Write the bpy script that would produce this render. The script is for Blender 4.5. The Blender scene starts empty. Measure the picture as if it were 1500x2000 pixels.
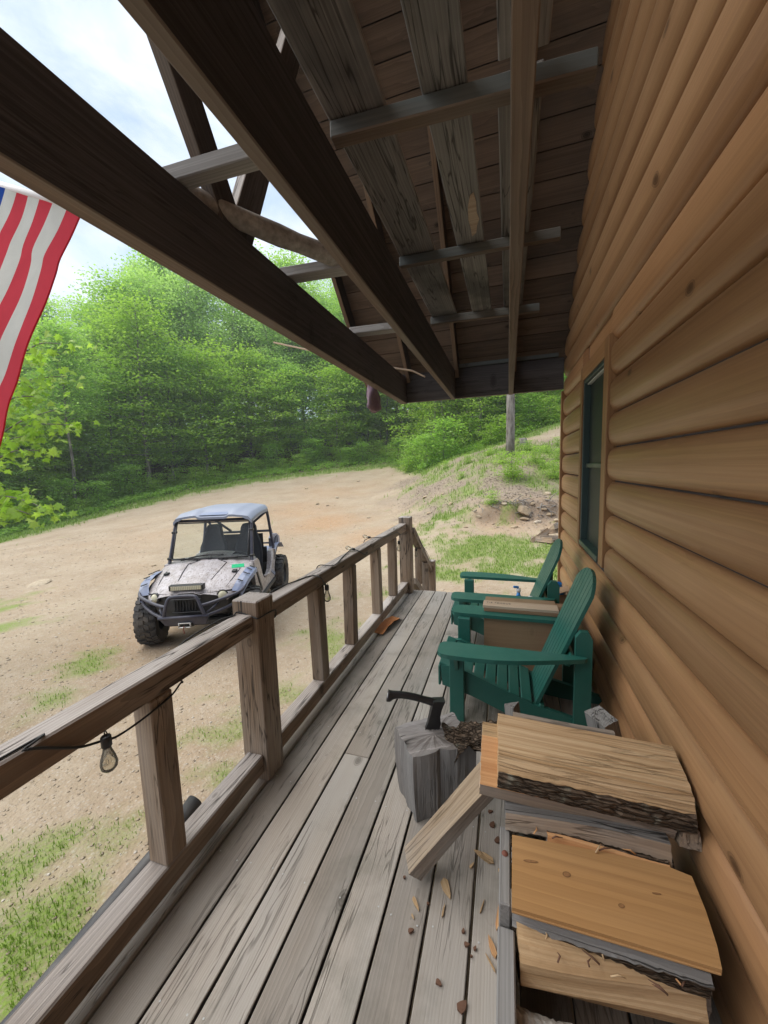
import bpy, bmesh, math, random
import numpy as np
from mathutils import Vector, Matrix, noise as mnoise
PI = math.pi
R = math.radians
rng = np.random.default_rng(7)
random.seed(7)
scn = bpy.context.scene
COL = scn.collection

# ------------------------------------------------------------------ camera model (also used to lay things out)
FPX, YAW, PITCH, ROLL, EYE = 735.0, R(18.11), R(6.53), R(-1.90), 1.55
fwd = Vector((-math.sin(YAW) * math.cos(PITCH), math.cos(YAW) * math.cos(PITCH), -math.sin(PITCH)))
rt0 = Vector((math.cos(YAW), math.sin(YAW), 0)); up0 = rt0.cross(fwd)
rt = rt0 * math.cos(ROLL) + up0 * math.sin(ROLL)
up = -rt0 * math.sin(ROLL) + up0 * math.cos(ROLL)
CAM = Vector((0, 0, EYE))
def ray(x, y):
    return fwd + rt * ((x - 750) / FPX) + up * (-(y - 1000) / FPX)
def at(x, y, ax, val):
    d = ray(x, y); t = (val - CAM[ax]) / d[ax]
    return CAM + d * t
def at_d(x, y, d):
    return CAM + ray(x, y) * d

# ------------------------------------------------------------------ materials
def new_mat(name):
    m = bpy.data.materials.new(name); m.use_nodes = True
    nt = m.node_tree
    for n in list(nt.nodes): nt.nodes.remove(n)
    return m, nt
class NB:
    def __init__(s, nt): s.nt = nt
    def n(s, t, **k):
        o = s.nt.nodes.new(t)
        for a, b in k.items(): setattr(o, a, b)
        return o
    def l(s, a, b): s.nt.links.new(a, b)
    def val(s, sock, v):
        if hasattr(v, 'is_output') or isinstance(v, bpy.types.NodeSocket): s.l(v, sock)
        else: sock.default_value = v
    def math(s, op, a, b=None, c=None, clamp=False):
        o = s.n('ShaderNodeMath', operation=op); o.use_clamp = clamp
        s.val(o.inputs[0], a)
        if b is not None: s.val(o.inputs[1], b)
        if c is not None: s.val(o.inputs[2], c)
        return o.outputs[0]
    def mix(s, f, a, b, mode='MIX'):
        o = s.n('ShaderNodeMix', data_type='RGBA', blend_type=mode)
        s.val(o.inputs[0], f); s.val(o.inputs[6], c4(a)); s.val(o.inputs[7], c4(b))
        return o.outputs[2]
    def noise(s, vec, scale, detail=4, rough=.55, dist=0, out=0):
        o = s.n('ShaderNodeTexNoise'); s.l(vec, o.inputs['Vector'])
        o.inputs['Scale'].default_value = scale; o.inputs['Detail'].default_value = detail
        o.inputs['Roughness'].default_value = rough; o.inputs['Distortion'].default_value = dist
        return o.outputs[out]
    def voro(s, vec, scale, feature='F1', rnd=1.0):
        o = s.n('ShaderNodeTexVoronoi', feature=feature); s.l(vec, o.inputs['Vector'])
        o.inputs['Scale'].default_value = scale; o.inputs['Randomness'].default_value = rnd
        return o
    def ramp(s, f, a, b, lo=0., hi=1.):
        o = s.n('ShaderNodeMapRange'); o.clamp = True
        s.val(o.inputs[0], f); o.inputs[1].default_value = a; o.inputs[2].default_value = b
        o.inputs[3].default_value = lo; o.inputs[4].default_value = hi
        return o.outputs[0]
    def scale(s, vec, v):
        o = s.n('ShaderNodeMapping'); s.l(vec, o.inputs[0]); o.inputs['Scale'].default_value = v
        return o.outputs[0]
    def bsdf(s, color, rough, bump=None, bstr=.3, bdist=.01, metal=0., spec=.5, trans=None):
        b = s.n('ShaderNodeBsdfPrincipled')
        s.val(b.inputs['Base Color'], c4(color)); s.val(b.inputs['Roughness'], rough); b.inputs['Metallic'].default_value = metal
        b.inputs['Specular IOR Level'].default_value = spec
        if bump is not None:
            bp = s.n('ShaderNodeBump'); bp.inputs['Strength'].default_value = bstr; bp.inputs['Distance'].default_value = bdist
            s.l(bump, bp.inputs['Height']); s.l(bp.outputs[0], b.inputs['Normal'])
        o = s.n('ShaderNodeOutputMaterial'); s.l(b.outputs[0], o.inputs[0])
        return b
def c4(c):
    if isinstance(c, (tuple, list)): return (*c[:3], 1.0)
    return c

def wood(name, base, dark, light=None, grey=None, greyamt=0., ring=55., rough=.75, fiber=.5, ringamt=.5, knots=.7, cracks=0., bump=.35, moss=0., spec=.3, patch=None):
    """solid wood in the piece's own coordinates wc = (along, across, through)"""
    m, nt = new_mat(name); b = NB(nt)
    a = b.n('ShaderNodeAttribute', attribute_name='wc')
    v = a.outputs['Vector']
    # long wavering of the grain
    wob = b.noise(b.scale(v, (1.3, 5, 5)), 1.0, 3, .5, out=1)
    vm = b.n('ShaderNodeVectorMath', operation='MULTIPLY_ADD'); b.l(wob, vm.inputs[0]); vm.inputs[1].default_value = (0, .05, .05); b.l(v, vm.inputs[2])
    kv = b.voro(b.scale(v, (5.5, 9., 2.5)), 1.0)
    kd = kv.outputs['Distance']
    w = b.n('ShaderNodeTexWave', wave_type='RINGS', rings_direction='X', wave_profile='SAW')
    b.l(vm.outputs[0], w.inputs['Vector']); w.inputs['Scale'].default_value = ring * 2.6 / 6.28
    w.inputs['Distortion'].default_value = 1.2; w.inputs['Detail'].default_value = 1; w.inputs['Detail Scale'].default_value = .6
    rings = w.outputs['Fac']
    fib = b.noise(b.scale(v, (1.1, 170, 170)), 1.0, 4, .6)
    fib2 = b.noise(b.scale(v, (.42, 55, 55)), 1.0, 4, .6)
    big = b.noise(b.scale(v, (1.1, 5, 5)), 1.0, 3, .55)
    col = b.mix(b.math('MULTIPLY', rings, ringamt), base, dark)
    if light: col = b.mix(b.ramp(big, .42, .72, 0, .75), col, light)
    col = b.mix(b.math('MULTIPLY', b.ramp(fib, .42, .66), fiber * .75), col, dark)
    col = b.mix(b.math('MULTIPLY', b.ramp(fib2, .48, .66), fiber * .8), col, dark)
    if grey: 
        g = b.noise(b.scale(v, (.9, 3.5, 3.5)), 1.0, 4, .6)
        col = b.mix(b.ramp(g, .5 - .35 * greyamt, .8 - .35 * greyamt), col, grey)
        col = b.mix(b.math('MULTIPLY', rings, ringamt * .35), col, dark)
    if patch:
        pc = b.n('ShaderNodeNewGeometry')
        pn = b.noise(pc.outputs['Position'], 1.7, 4, .6)
        col = b.mix(b.ramp(pn, .5, .68, 0, patch[1]), col, patch[0])
    rnd = b.n('ShaderNodeObjectInfo').outputs['Random']
    pr = b.n('ShaderNodeAttribute', attribute_name='tone').outputs['Fac']
    if knots:
        kr = b.n('ShaderNodeSeparateColor'); b.l(kv.outputs['Color'], kr.inputs[0])
        on = b.math('GREATER_THAN', kr.outputs[0], .87)
        kk = b.math('MULTIPLY', b.ramp(b.math('ADD', kd, b.math('MULTIPLY', b.math('SINE', b.math('MULTIPLY', kd, 90.)), .035)), .08, .25, 1, 0), on)
        col = b.mix(b.math('MULTIPLY', kk, knots), col, tuple(x * .45 for x in dark))
    h = b.math('ADD', b.math('MULTIPLY', fib, .5), b.math('MULTIPLY', rings, .5 * ringamt))
    if cracks:
        cn = b.noise(b.scale(v, (2.2, 34, 34)), 1.0, 2, .5, .6)
        ck = b.ramp(b.math('ABSOLUTE', b.math('SUBTRACT', cn, .5)), .004, .030, 1, 0)
        on2 = b.ramp(b.noise(b.scale(v, (1.5, 6, 6)), 1.0, 2), .45, .52)
        ck = b.math('MULTIPLY', ck, on2)
        col = b.mix(b.math('MULTIPLY', ck, cracks), col, tuple(x * .25 for x in dark))
        h = b.math('SUBTRACT', h, b.math('MULTIPLY', ck, .8))
    if moss:
        pc = b.n('ShaderNodeNewGeometry')
        mn = b.noise(pc.outputs['Position'], 3.0, 5, .62)
        col = b.mix(b.ramp(mn, .52, .7, 0, moss), col, (.05, .062, .04))
    tv = b.math('ADD', .82, b.math('MULTIPLY', pr, .36))
    mul = b.n('ShaderNodeMix', data_type='RGBA', blend_type='MULTIPLY'); mul.inputs[0].default_value = 1
    cc = b.n('ShaderNodeCombineColor'); [b.l(tv, cc.inputs[i]) for i in range(3)]
    b.l(col, mul.inputs[6]); b.l(cc.outputs[0], mul.inputs[7])
    b.bsdf(mul.outputs[2], b.ramp(fib2, .2, .8, rough - .08, rough + .1), h, bump, .004, spec=spec)
    return m

def simple(name, color, rough=.5, metal=0., var=.12, nscale=30., bump=0., spec=.5, dust=None):
    m, nt = new_mat(name); b = NB(nt)
    tc = b.n('ShaderNodeTexCoord').outputs['Object']
    n1 = b.noise(tc, nscale, 5, .6)
    col = b.mix(b.ramp(n1, .3, .75, 0, var * 2), color, tuple(x * .55 for x in color))
    if dust: 
        n2 = b.noise(tc, nscale * .22, 5, .65)
        col = b.mix(b.ramp(n2, .4, .75, 0, dust[1]), col, dust[0])
    b.bsdf(col, b.ramp(n1, .2, .8, max(.02, rough - .08), min(1, rough + .1)), n1 if bump else None, bump, .004, metal, spec)
    return m

M = {}
M['deck'] = wood('weathered_deck_wood', (.385, .335, .285), (.215, .183, .152), (.44, .395, .345), grey=(.36, .335, .305), greyamt=.45, ring=95, ringamt=.5, fiber=.34, cracks=.5, moss=.35, bump=.6, knots=.75)
M['rail'] = wood('weathered_rail_wood', (.255, .178, .118), (.095, .064, .043), (.33, .25, .178), grey=(.29, .25, .21), greyamt=.22, ring=60, ringamt=.55, fiber=.65, cracks=.85, bump=.55, knots=.9)
M['railtop'] = wood('pale_rail_top_wood', (.36, .31, .27), (.13, .105, .09), (.47, .43, .40), grey=(.42, .39, .37), greyamt=.42, ring=60, ringamt=.6, fiber=.75, cracks=.95, bump=.6, knots=.9)  # paler and greyer than the side wood, set on upper faces
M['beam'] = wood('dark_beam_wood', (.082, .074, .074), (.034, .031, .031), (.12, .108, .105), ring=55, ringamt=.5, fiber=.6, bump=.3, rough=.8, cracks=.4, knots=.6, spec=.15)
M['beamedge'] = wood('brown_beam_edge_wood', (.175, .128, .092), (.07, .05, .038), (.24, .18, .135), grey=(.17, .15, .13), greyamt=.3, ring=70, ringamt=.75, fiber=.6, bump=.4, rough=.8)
M['plank'] = wood('grey_barn_wood', (.27, .25, .225), (.085, .078, .072), (.40, .37, .33), grey=(.24, .235, .225), greyamt=.5, ring=65, ringamt=.7, fiber=.75, bump=.5, rough=.85, cracks=.7, patch=((.055, .055, .055), .75))
M['roof'] = wood('brown_roof_board_wood', (.13, .092, .066), (.055, .040, .030), (.175, .125, .09), ring=50, ringamt=.5, fiber=.5, bump=.3, rough=.8, knots=.95, patch=((.06, .052, .045), .6))
M['lumber'] = wood('dusty_lumber_wood', (.15, .13, .105), (.06, .05, .042), (.21, .18, .14), grey=(.095, .108, .105), greyamt=.7, ring=60, ringamt=.5, fiber=.6, bump=.4, rough=.8)
M['greylumber'] = wood('greyed_lumber_wood', (.29, .28, .265), (.14, .13, .125), (.36, .35, .34), ring=60, ringamt=.5, fiber=.6, bump=.4, rough=.85)
M['siding'] = wood('stained_log_siding', (.325, .174, .080), (.19, .094, .043), (.375, .215, .106), ring=34, ringamt=.4, fiber=.34, bump=.2, rough=.42, knots=.95, spec=.45)
M['trim'] = wood('stained_trim_wood', (.26, .14, .062), (.19, .095, .04), (.37, .21, .09), ring=45, ringamt=.35, fiber=.4, bump=.15, rough=.55, spec=.35)
M['split'] = wood('fresh_split_wood', (.58, .41, .24), (.38, .235, .115), (.66, .50, .32), ring=80, ringamt=.6, fiber=1.0, bump=.95, rough=.8, knots=.15, cracks=.2)
M['splitbright'] = wood('bright_heart_wood', (.62, .34, .15), (.42, .19, .075), (.70, .44, .23), ring=60, ringamt=.5, fiber=.8, bump=.8, rough=.75, knots=.1)
M['splitdull'] = wood('dull_split_wood', (.36, .255, .16), (.18, .115, .07), (.45, .34, .235), grey=(.30, .275, .25), greyamt=.45, ring=80, ringamt=.6, fiber=1.0, bump=.9, rough=.85, knots=.2, cracks=.5)
M['greysplit'] = wood('grey_aged_split_wood', (.27, .25, .23), (.085, .078, .072), (.36, .34, .32), grey=(.27, .265, .26), greyamt=.5, ring=90, ringamt=.6, fiber=1.0, bump=.9, rough=.9, knots=.3, cracks=.9)
M['leanwood'] = wood('half_weathered_split_wood', (.40, .31, .21), (.20, .14, .09), (.47, .38, .28), grey=(.34, .31, .28), greyamt=.12, ring=80, ringamt=.5, fiber=.8, bump=.8, rough=.85, knots=.2, cracks=.4)
M['blockside'] = wood('grey_block_wood', (.235, .215, .20), (.11, .10, .092), (.30, .28, .265), grey=(.22, .215, .21), greyamt=.4, ring=90, ringamt=.45, fiber=.45, bump=.7, rough=.9, knots=.3, cracks=.25)
M['pine'] = wood('varnished_pine_board', (.45, .25, .10), (.27, .14, .055), (.52, .31, .14), ring=22, ringamt=.4, fiber=.34, bump=.15, rough=.5, knots=.3)
M['ply'] = wood('plain_plywood', (.30, .195, .115), (.21, .13, .075), (.34, .225, .14), ring=10, ringamt=.35, fiber=.3, bump=.12, rough=.6, knots=.45)
M['lath'] = wood('pale_rough_board', (.52, .40, .29), (.34, .24, .165), (.58, .47, .36), ring=60, ringamt=.4, fiber=.6, bump=.4, rough=.8, knots=.2)

def bark_mat():
    m, nt = new_mat('rough_tree_bark'); b = NB(nt)
    v = b.n('ShaderNodeAttribute', attribute_name='wc').outputs['Vector']
    vv = b.scale(v, (9, 75, 75))
    n = b.noise(vv, 1.0, 6, .65, .6); vo = b.voro(vv, 1.2, 'DISTANCE_TO_EDGE').outputs[0]
    c = b.mix(b.ramp(n, .35, .65), (.05, .038, .028), (.24, .175, .125))
    c = b.mix(b.ramp(b.noise(v, 18., 4), .55, .68, 0, .7), c, (.30, .30, .24))
    c = b.mix(b.ramp(vo, 0, .08, .9, 0), c, (.022, .016, .012))
    b.bsdf(c, .95, b.math('ADD', n, b.ramp(vo, 0, .25)), 1.0, .02, spec=.1)
    return m
M['bark'] = bark_mat()
def trunk_mat():
    m, nt = new_mat('grey_trunk_bark'); b = NB(nt)
    v = b.n('ShaderNodeNewGeometry').outputs['Position']
    n = b.noise(b.scale(v, (9, 9, 2.2)), 1.0, 6, .65)
    c = b.mix(b.ramp(n, .35, .68), (.09, .078, .068), (.30, .275, .25))
    c = b.mix(b.ramp(b.noise(v, 3., 3), .5, .7, 0, .6), c, (.25, .24, .22))
    b.bsdf(c, .9, n, .8, .03, spec=.1); return m
M['trunk'] = trunk_mat()

def leaf_mat(name, ca, cb, cc, tr=.42):
    m, nt = new_mat(name); b = NB(nt)
    lr = b.n('ShaderNodeAttribute', attribute_name='lr').outputs['Fac']
    orr = b.n('ShaderNodeObjectInfo').outputs['Random']
    c = b.mix(b.ramp(lr, .15, .85), ca, cb)
    c = b.mix(b.math('MULTIPLY', orr, .65), c, cc)
    d = b.n('ShaderNodeBsdfPrincipled'); b.l(c, d.inputs['Base Color']); d.inputs['Roughness'].default_value = .55; d.inputs['Specular IOR Level'].default_value = .25
    t = b.n('ShaderNodeBsdfTranslucent')
    tcol = b.mix(1.0, c, (1.0, 1.15, .55), 'MULTIPLY'); b.l(tcol, t.inputs[0])
    ms = b.n('ShaderNodeMixShader'); ms.inputs[0].default_value = tr
    b.l(d.outputs[0], ms.inputs[1]); b.l(t.outputs[0], ms.inputs[2])
    o = b.n('ShaderNodeOutputMaterial'); b.l(ms.outputs[0], o.inputs[0])
    return m
M['leaf'] = leaf_mat('spring_forest_leaf', (.22, .38, .095), (.43, .59, .20), (.31, .47, .13), .6)
M['leafpale'] = leaf_mat('pale_spring_leaf', (.28, .43, .16), (.46, .60, .28), (.35, .50, .20), .6)
M['leafyoung'] = leaf_mat('young_yellow_green_leaf', (.24, .40, .07), (.44, .56, .15), (.30, .45, .08), .55)
M['shrubleaf'] = leaf_mat('undergrowth_leaf', (.20, .36, .07), (.40, .57, .16), (.30, .46, .11), .6)
M['grassblade'] = leaf_mat('grass_blade', (.12, .23, .03), (.28, .37, .09), (.20, .30, .06), .35)
def stone_mat(name, ca, cb, cc):
    m, nt = new_mat(name); b = NB(nt)
    lr = b.n('ShaderNodeAttribute', attribute_name='lr').outputs['Fac']
    p = b.n('ShaderNodeNewGeometry').outputs['Position']
    n = b.noise(p, 22., 5, .6)
    c = b.mix(b.ramp(lr, .1, .7), ca, cb); c = b.mix(b.ramp(lr, .8, .98), c, cc)
    c = b.mix(b.ramp(n, .4, .7, 0, .5), c, tuple(x * .6 for x in ca))
    b.bsdf(c, .9, n, .5, .01, spec=.2); return m
M['pebble'] = stone_mat('gravel_stone', (.29, .23, .165), (.37, .305, .23), (.50, .46, .40))
M['rock'] = stone_mat('tan_field_stone', (.30, .22, .145), (.40, .32, .22), (.52, .47, .40))

def ground_mat():
    m, nt = new_mat('gravel_and_grass_ground'); b = NB(nt)
    p = b.n('ShaderNodeNewGeometry').outputs['Position']
    g = b.n('ShaderNodeAttribute', attribute_name='grass').outputs['Fac']
    lit = b.n('ShaderNodeAttribute', attribute_name='litter').outputs['Fac']
    ora = b.n('ShaderNodeAttribute', attribute_name='orange').outputs['Fac']
    n1 = b.noise(p, .8, 6, .6); n2 = b.noise(p, 7., 6, .65); n3 = b.noise(p, 40., 4, .7); n4 = b.noise(p, 140., 3, .6)
    vo = b.voro(p, 42.); vd = vo.outputs['Distance']
    vs = b.n('ShaderNodeSeparateColor'); b.l(vo.outputs['Color'], vs.inputs[0])
    c = b.mix(b.ramp(n1, .3, .7), (.27, .205, .14), (.365, .295, .215))
    c = b.mix(b.math('MULTIPLY', ora, b.ramp(n2, .25, .6, .35, 1)), c, (.35, .205, .105))
    c = b.mix(b.ramp(n2, .48, .72, 0, .6), c, (.41, .345, .27))
    peb = b.math('MULTIPLY', b.ramp(vd, .25, .5, 1, 0), b.ramp(vs.outputs[0], .35, .4))
    pc = b.mix(vs.outputs[1], (.27, .215, .155), (.42, .37, .31))
    c = b.mix(b.math('MULTIPLY', peb, .75), c, pc)
    c = b.mix(b.ramp(n3, .52, .78, 0, .22), c, (.18, .135, .095))
    c = b.mix(b.ramp(n4, .55, .8, 0, .32), c, (.18, .14, .10))
    # leaf litter and bark on the bank
    l2 = b.mix(b.ramp(n3, .35, .65), (.14, .105, .075), (.33, .27, .215))
    c = b.mix(b.math('MULTIPLY', lit, b.ramp(n2, .3, .55, .55, 1)), c, l2)
    gc = b.mix(b.ramp(n3, .35, .65), (.10, .165, .03), (.20, .27, .06))
    c = b.mix(b.math('MULTIPLY', g, b.ramp(n3, .36, .56, .35, 1.0)), c, gc)
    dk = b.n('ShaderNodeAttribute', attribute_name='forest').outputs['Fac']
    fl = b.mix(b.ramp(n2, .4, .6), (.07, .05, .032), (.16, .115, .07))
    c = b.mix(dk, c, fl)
    h = b.math('ADD', b.math('MULTIPLY', n3, .5), b.math('ADD', b.math('MULTIPLY', b.math('SUBTRACT', 1., vd), .35), b.math('MULTIPLY', n2, 1.)))
    b.bsdf(c, .95, h, .55, .025, spec=.12)
    return m
M['ground'] = ground_mat()

M['green'] = simple('dark_green_paint', (.018, .122, .097), .42, var=.14, nscale=9, spec=.45, dust=((.06, .15, .125), .5))
M['black'] = simple('black_plastic', (.012, .012, .014), .38, var=.1)
M['blackrubber'] = simple('tyre_rubber', (.03, .029, .03), .75, var=.2, nscale=20, dust=((.20, .165, .13), .5))
M['blackpaint'] = simple('satin_black_metal', (.035, .036, .06), .38, var=.1, dust=((.12, .11, .11), .35))
M['darkplastic'] = simple('dark_moulded_plastic', (.022, .023, .028), .55, dust=((.14, .125, .11), .4))
M['bluegrey'] = simple('blue_grey_plastic', (.175, .215, .345), .45, var=.08, nscale=12, dust=((.34, .34, .36), .5))
M['roofplastic'] = simple('slate_roof_plastic', (.245, .27, .345), .5, var=.06, nscale=6)
M['seat'] = simple('black_seat_vinyl', (.014, .016, .026), .6, var=.15)
M['steel'] = simple('bare_steel', (.5, .5, .5), .35, 1.0)
M['orangepaint'] = simple('orange_spring_paint', (.6, .11, .02), .4)
M['sticker'] = simple('green_sticker', (.0, .42, .17), .4, var=.03)
M['bar'] = simple('pale_lamp_lens', (.62, .58, .42), .25, var=.1)
M['cord'] = simple('black_cord', (.012, .012, .012), .55)
M['blue'] = simple('blue_plastic', (.03, .23, .62), .4)
M['white'] = simple('white_plastic', (.75, .75, .76), .45, var=.04)
M['card'] = simple('brown_cardboard', (.34, .22, .13), .85, var=.1, nscale=14)
M['purple'] = simple('faded_purple_cloth', (.17, .11, .15), .95, var=.25, nscale=40, bump=.4, dust=((.28, .22, .2), .6))
M['window'] = simple('dark_green_frame', (.03, .055, .05), .4, var=.06)
M['whiteline'] = simple('grey_window_channel', (.42, .45, .42), .4, var=.05)
M['nail'] = simple('dull_nail_head', (.52, .52, .51), .6, .2)
M['barkinner'] = simple('orange_inner_bark', (.47, .19, .06), .8, var=.25, nscale=30, bump=.4)
M['barkflake'] = simple('red_brown_bark_flake', (.15, .075, .045), .9, var=.3, nscale=60, bump=.5)
M['birch'] = simple('flaking_pale_bark', (.42, .39, .35), .9, var=.6, nscale=34, bump=.9, dust=((.12, .10, .085), .7))
M['shingle'] = simple('dark_shingle', (.06, .055, .05), .9, var=.3, nscale=20, bump=.3)
M['brownmetal'] = simple('brown_rusty_spot', (.17, .06, .04), .8)
def glass_mat(name, tint, alpha_mix, rough=.02):
    m, nt = new_mat(name); b = NB(nt)
    tc = b.n('ShaderNodeTexCoord').outputs['Object']
    n = b.noise(tc, 60., 4, .7)
    g = b.n('ShaderNodeBsdfGlossy'); g.inputs['Roughness'].default_value = rough
    t = b.n('ShaderNodeBsdfTransparent'); t.inputs[0].default_value = c4(tint)
    d = b.n('ShaderNodeBsdfDiffuse'); d.inputs[0].default_value = (.5, .5, .46, 1)
    f = b.n('ShaderNodeFresnel'); f.inputs[0].default_value = 1.45
    ms = b.n('ShaderNodeMixShader'); b.l(f.outputs[0], ms.inputs[0]); b.l(t.outputs[0], ms.inputs[1]); b.l(g.outputs[0], ms.inputs[2])
    m2 = b.n('ShaderNodeMixShader'); b.l(b.ramp(n, .6, .75, alpha_mix, alpha_mix + .25), m2.inputs[0]); b.l(ms.outputs[0], m2.inputs[1]); b.l(d.outputs[0], m2.inputs[2])
    o = b.n('ShaderNodeOutputMaterial'); b.l(m2.outputs[0], o.inputs[0]); return m
M['shield'] = glass_mat('dusty_windshield', (.88, .94, .90), .012)
M['bulb'] = glass_mat('clear_bulb_glass', (.95, .94, .88), .16)
def pane_mat():
    m, nt = new_mat('dark_window_screen'); b = NB(nt)
    tc = b.n('ShaderNodeTexCoord').outputs['Object']
    n = b.noise(b.scale(tc, (1, 40, 40)), 8., 2)
    b.bsdf(b.mix(b.ramp(n, .4, .6, 0, .5), (.012, .022, .020), (.022, .032, .030)), .5, None, spec=.3); return m
M['pane'] = pane_mat()
def camo_mat():
    m, nt = new_mat('branch_camouflage_paint'); b = NB(nt)
    v = b.n('ShaderNodeTexCoord').outputs['Object']
    n1 = b.noise(v, 5., 5, .65, 1.2); n2 = b.noise(b.scale(v, (9, 28, 14)), 1.0, 5, .7, 2.); n3 = b.noise(b.scale(v, (26, 8, 20)), 1.0, 3, .7, 1.5)
    c = b.mix(b.ramp(n1, .35, .65), (.31, .27, .255), (.46, .425, .44))
    c = b.mix(b.ramp(n2, .52, .62, 0, .75), c, (.12, .095, .08))
    c = b.mix(b.ramp(n3, .56, .64, 0, .7), c, (.47, .45, .47))
    c = b.mix(b.ramp(b.noise(v, 14., 4, .6, .8), .6, .68, 0, .55), c, (.17, .14, .125))
    b.bsdf(c, .42, None, spec=.4); return m
M['camo'] = camo_mat()
def flag_mat(name, col):
    m, nt = new_mat(name); b = NB(nt)
    tc = b.n('ShaderNodeTexCoord').outputs['Object']
    n = b.noise(tc, 9., 4, .6)
    cc = b.mix(b.ramp(n, .35, .7, 0, .35), col, tuple(x * .75 for x in col))
    d = b.n('ShaderNodeBsdfDiffuse'); t = b.n('ShaderNodeBsdfTranslucent'); b.l(cc, d.inputs[0]); b.l(cc, t.inputs[0])
    ms = b.n('ShaderNodeMixShader'); ms.inputs[0].default_value = .58; b.l(d.outputs[0], ms.inputs[1]); b.l(t.outputs[0], ms.inputs[2])
    bp = b.n('ShaderNodeBump'); bp.inputs['Strength'].default_value = .3; bp.inputs['Distance'].default_value = .01; b.l(n, bp.inputs['Height']); b.l(bp.outputs[0], d.inputs['Normal'])
    o = b.n('ShaderNodeOutputMaterial'); b.l(ms.outputs[0], o.inputs[0]); return m
M['flagred'] = flag_mat('flag_red', (.66, .075, .11)); M['flagwhite'] = flag_mat('flag_white', (.72, .74, .74)); M['flagblue'] = flag_mat('flag_blue', (.03, .09, .42))

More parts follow.
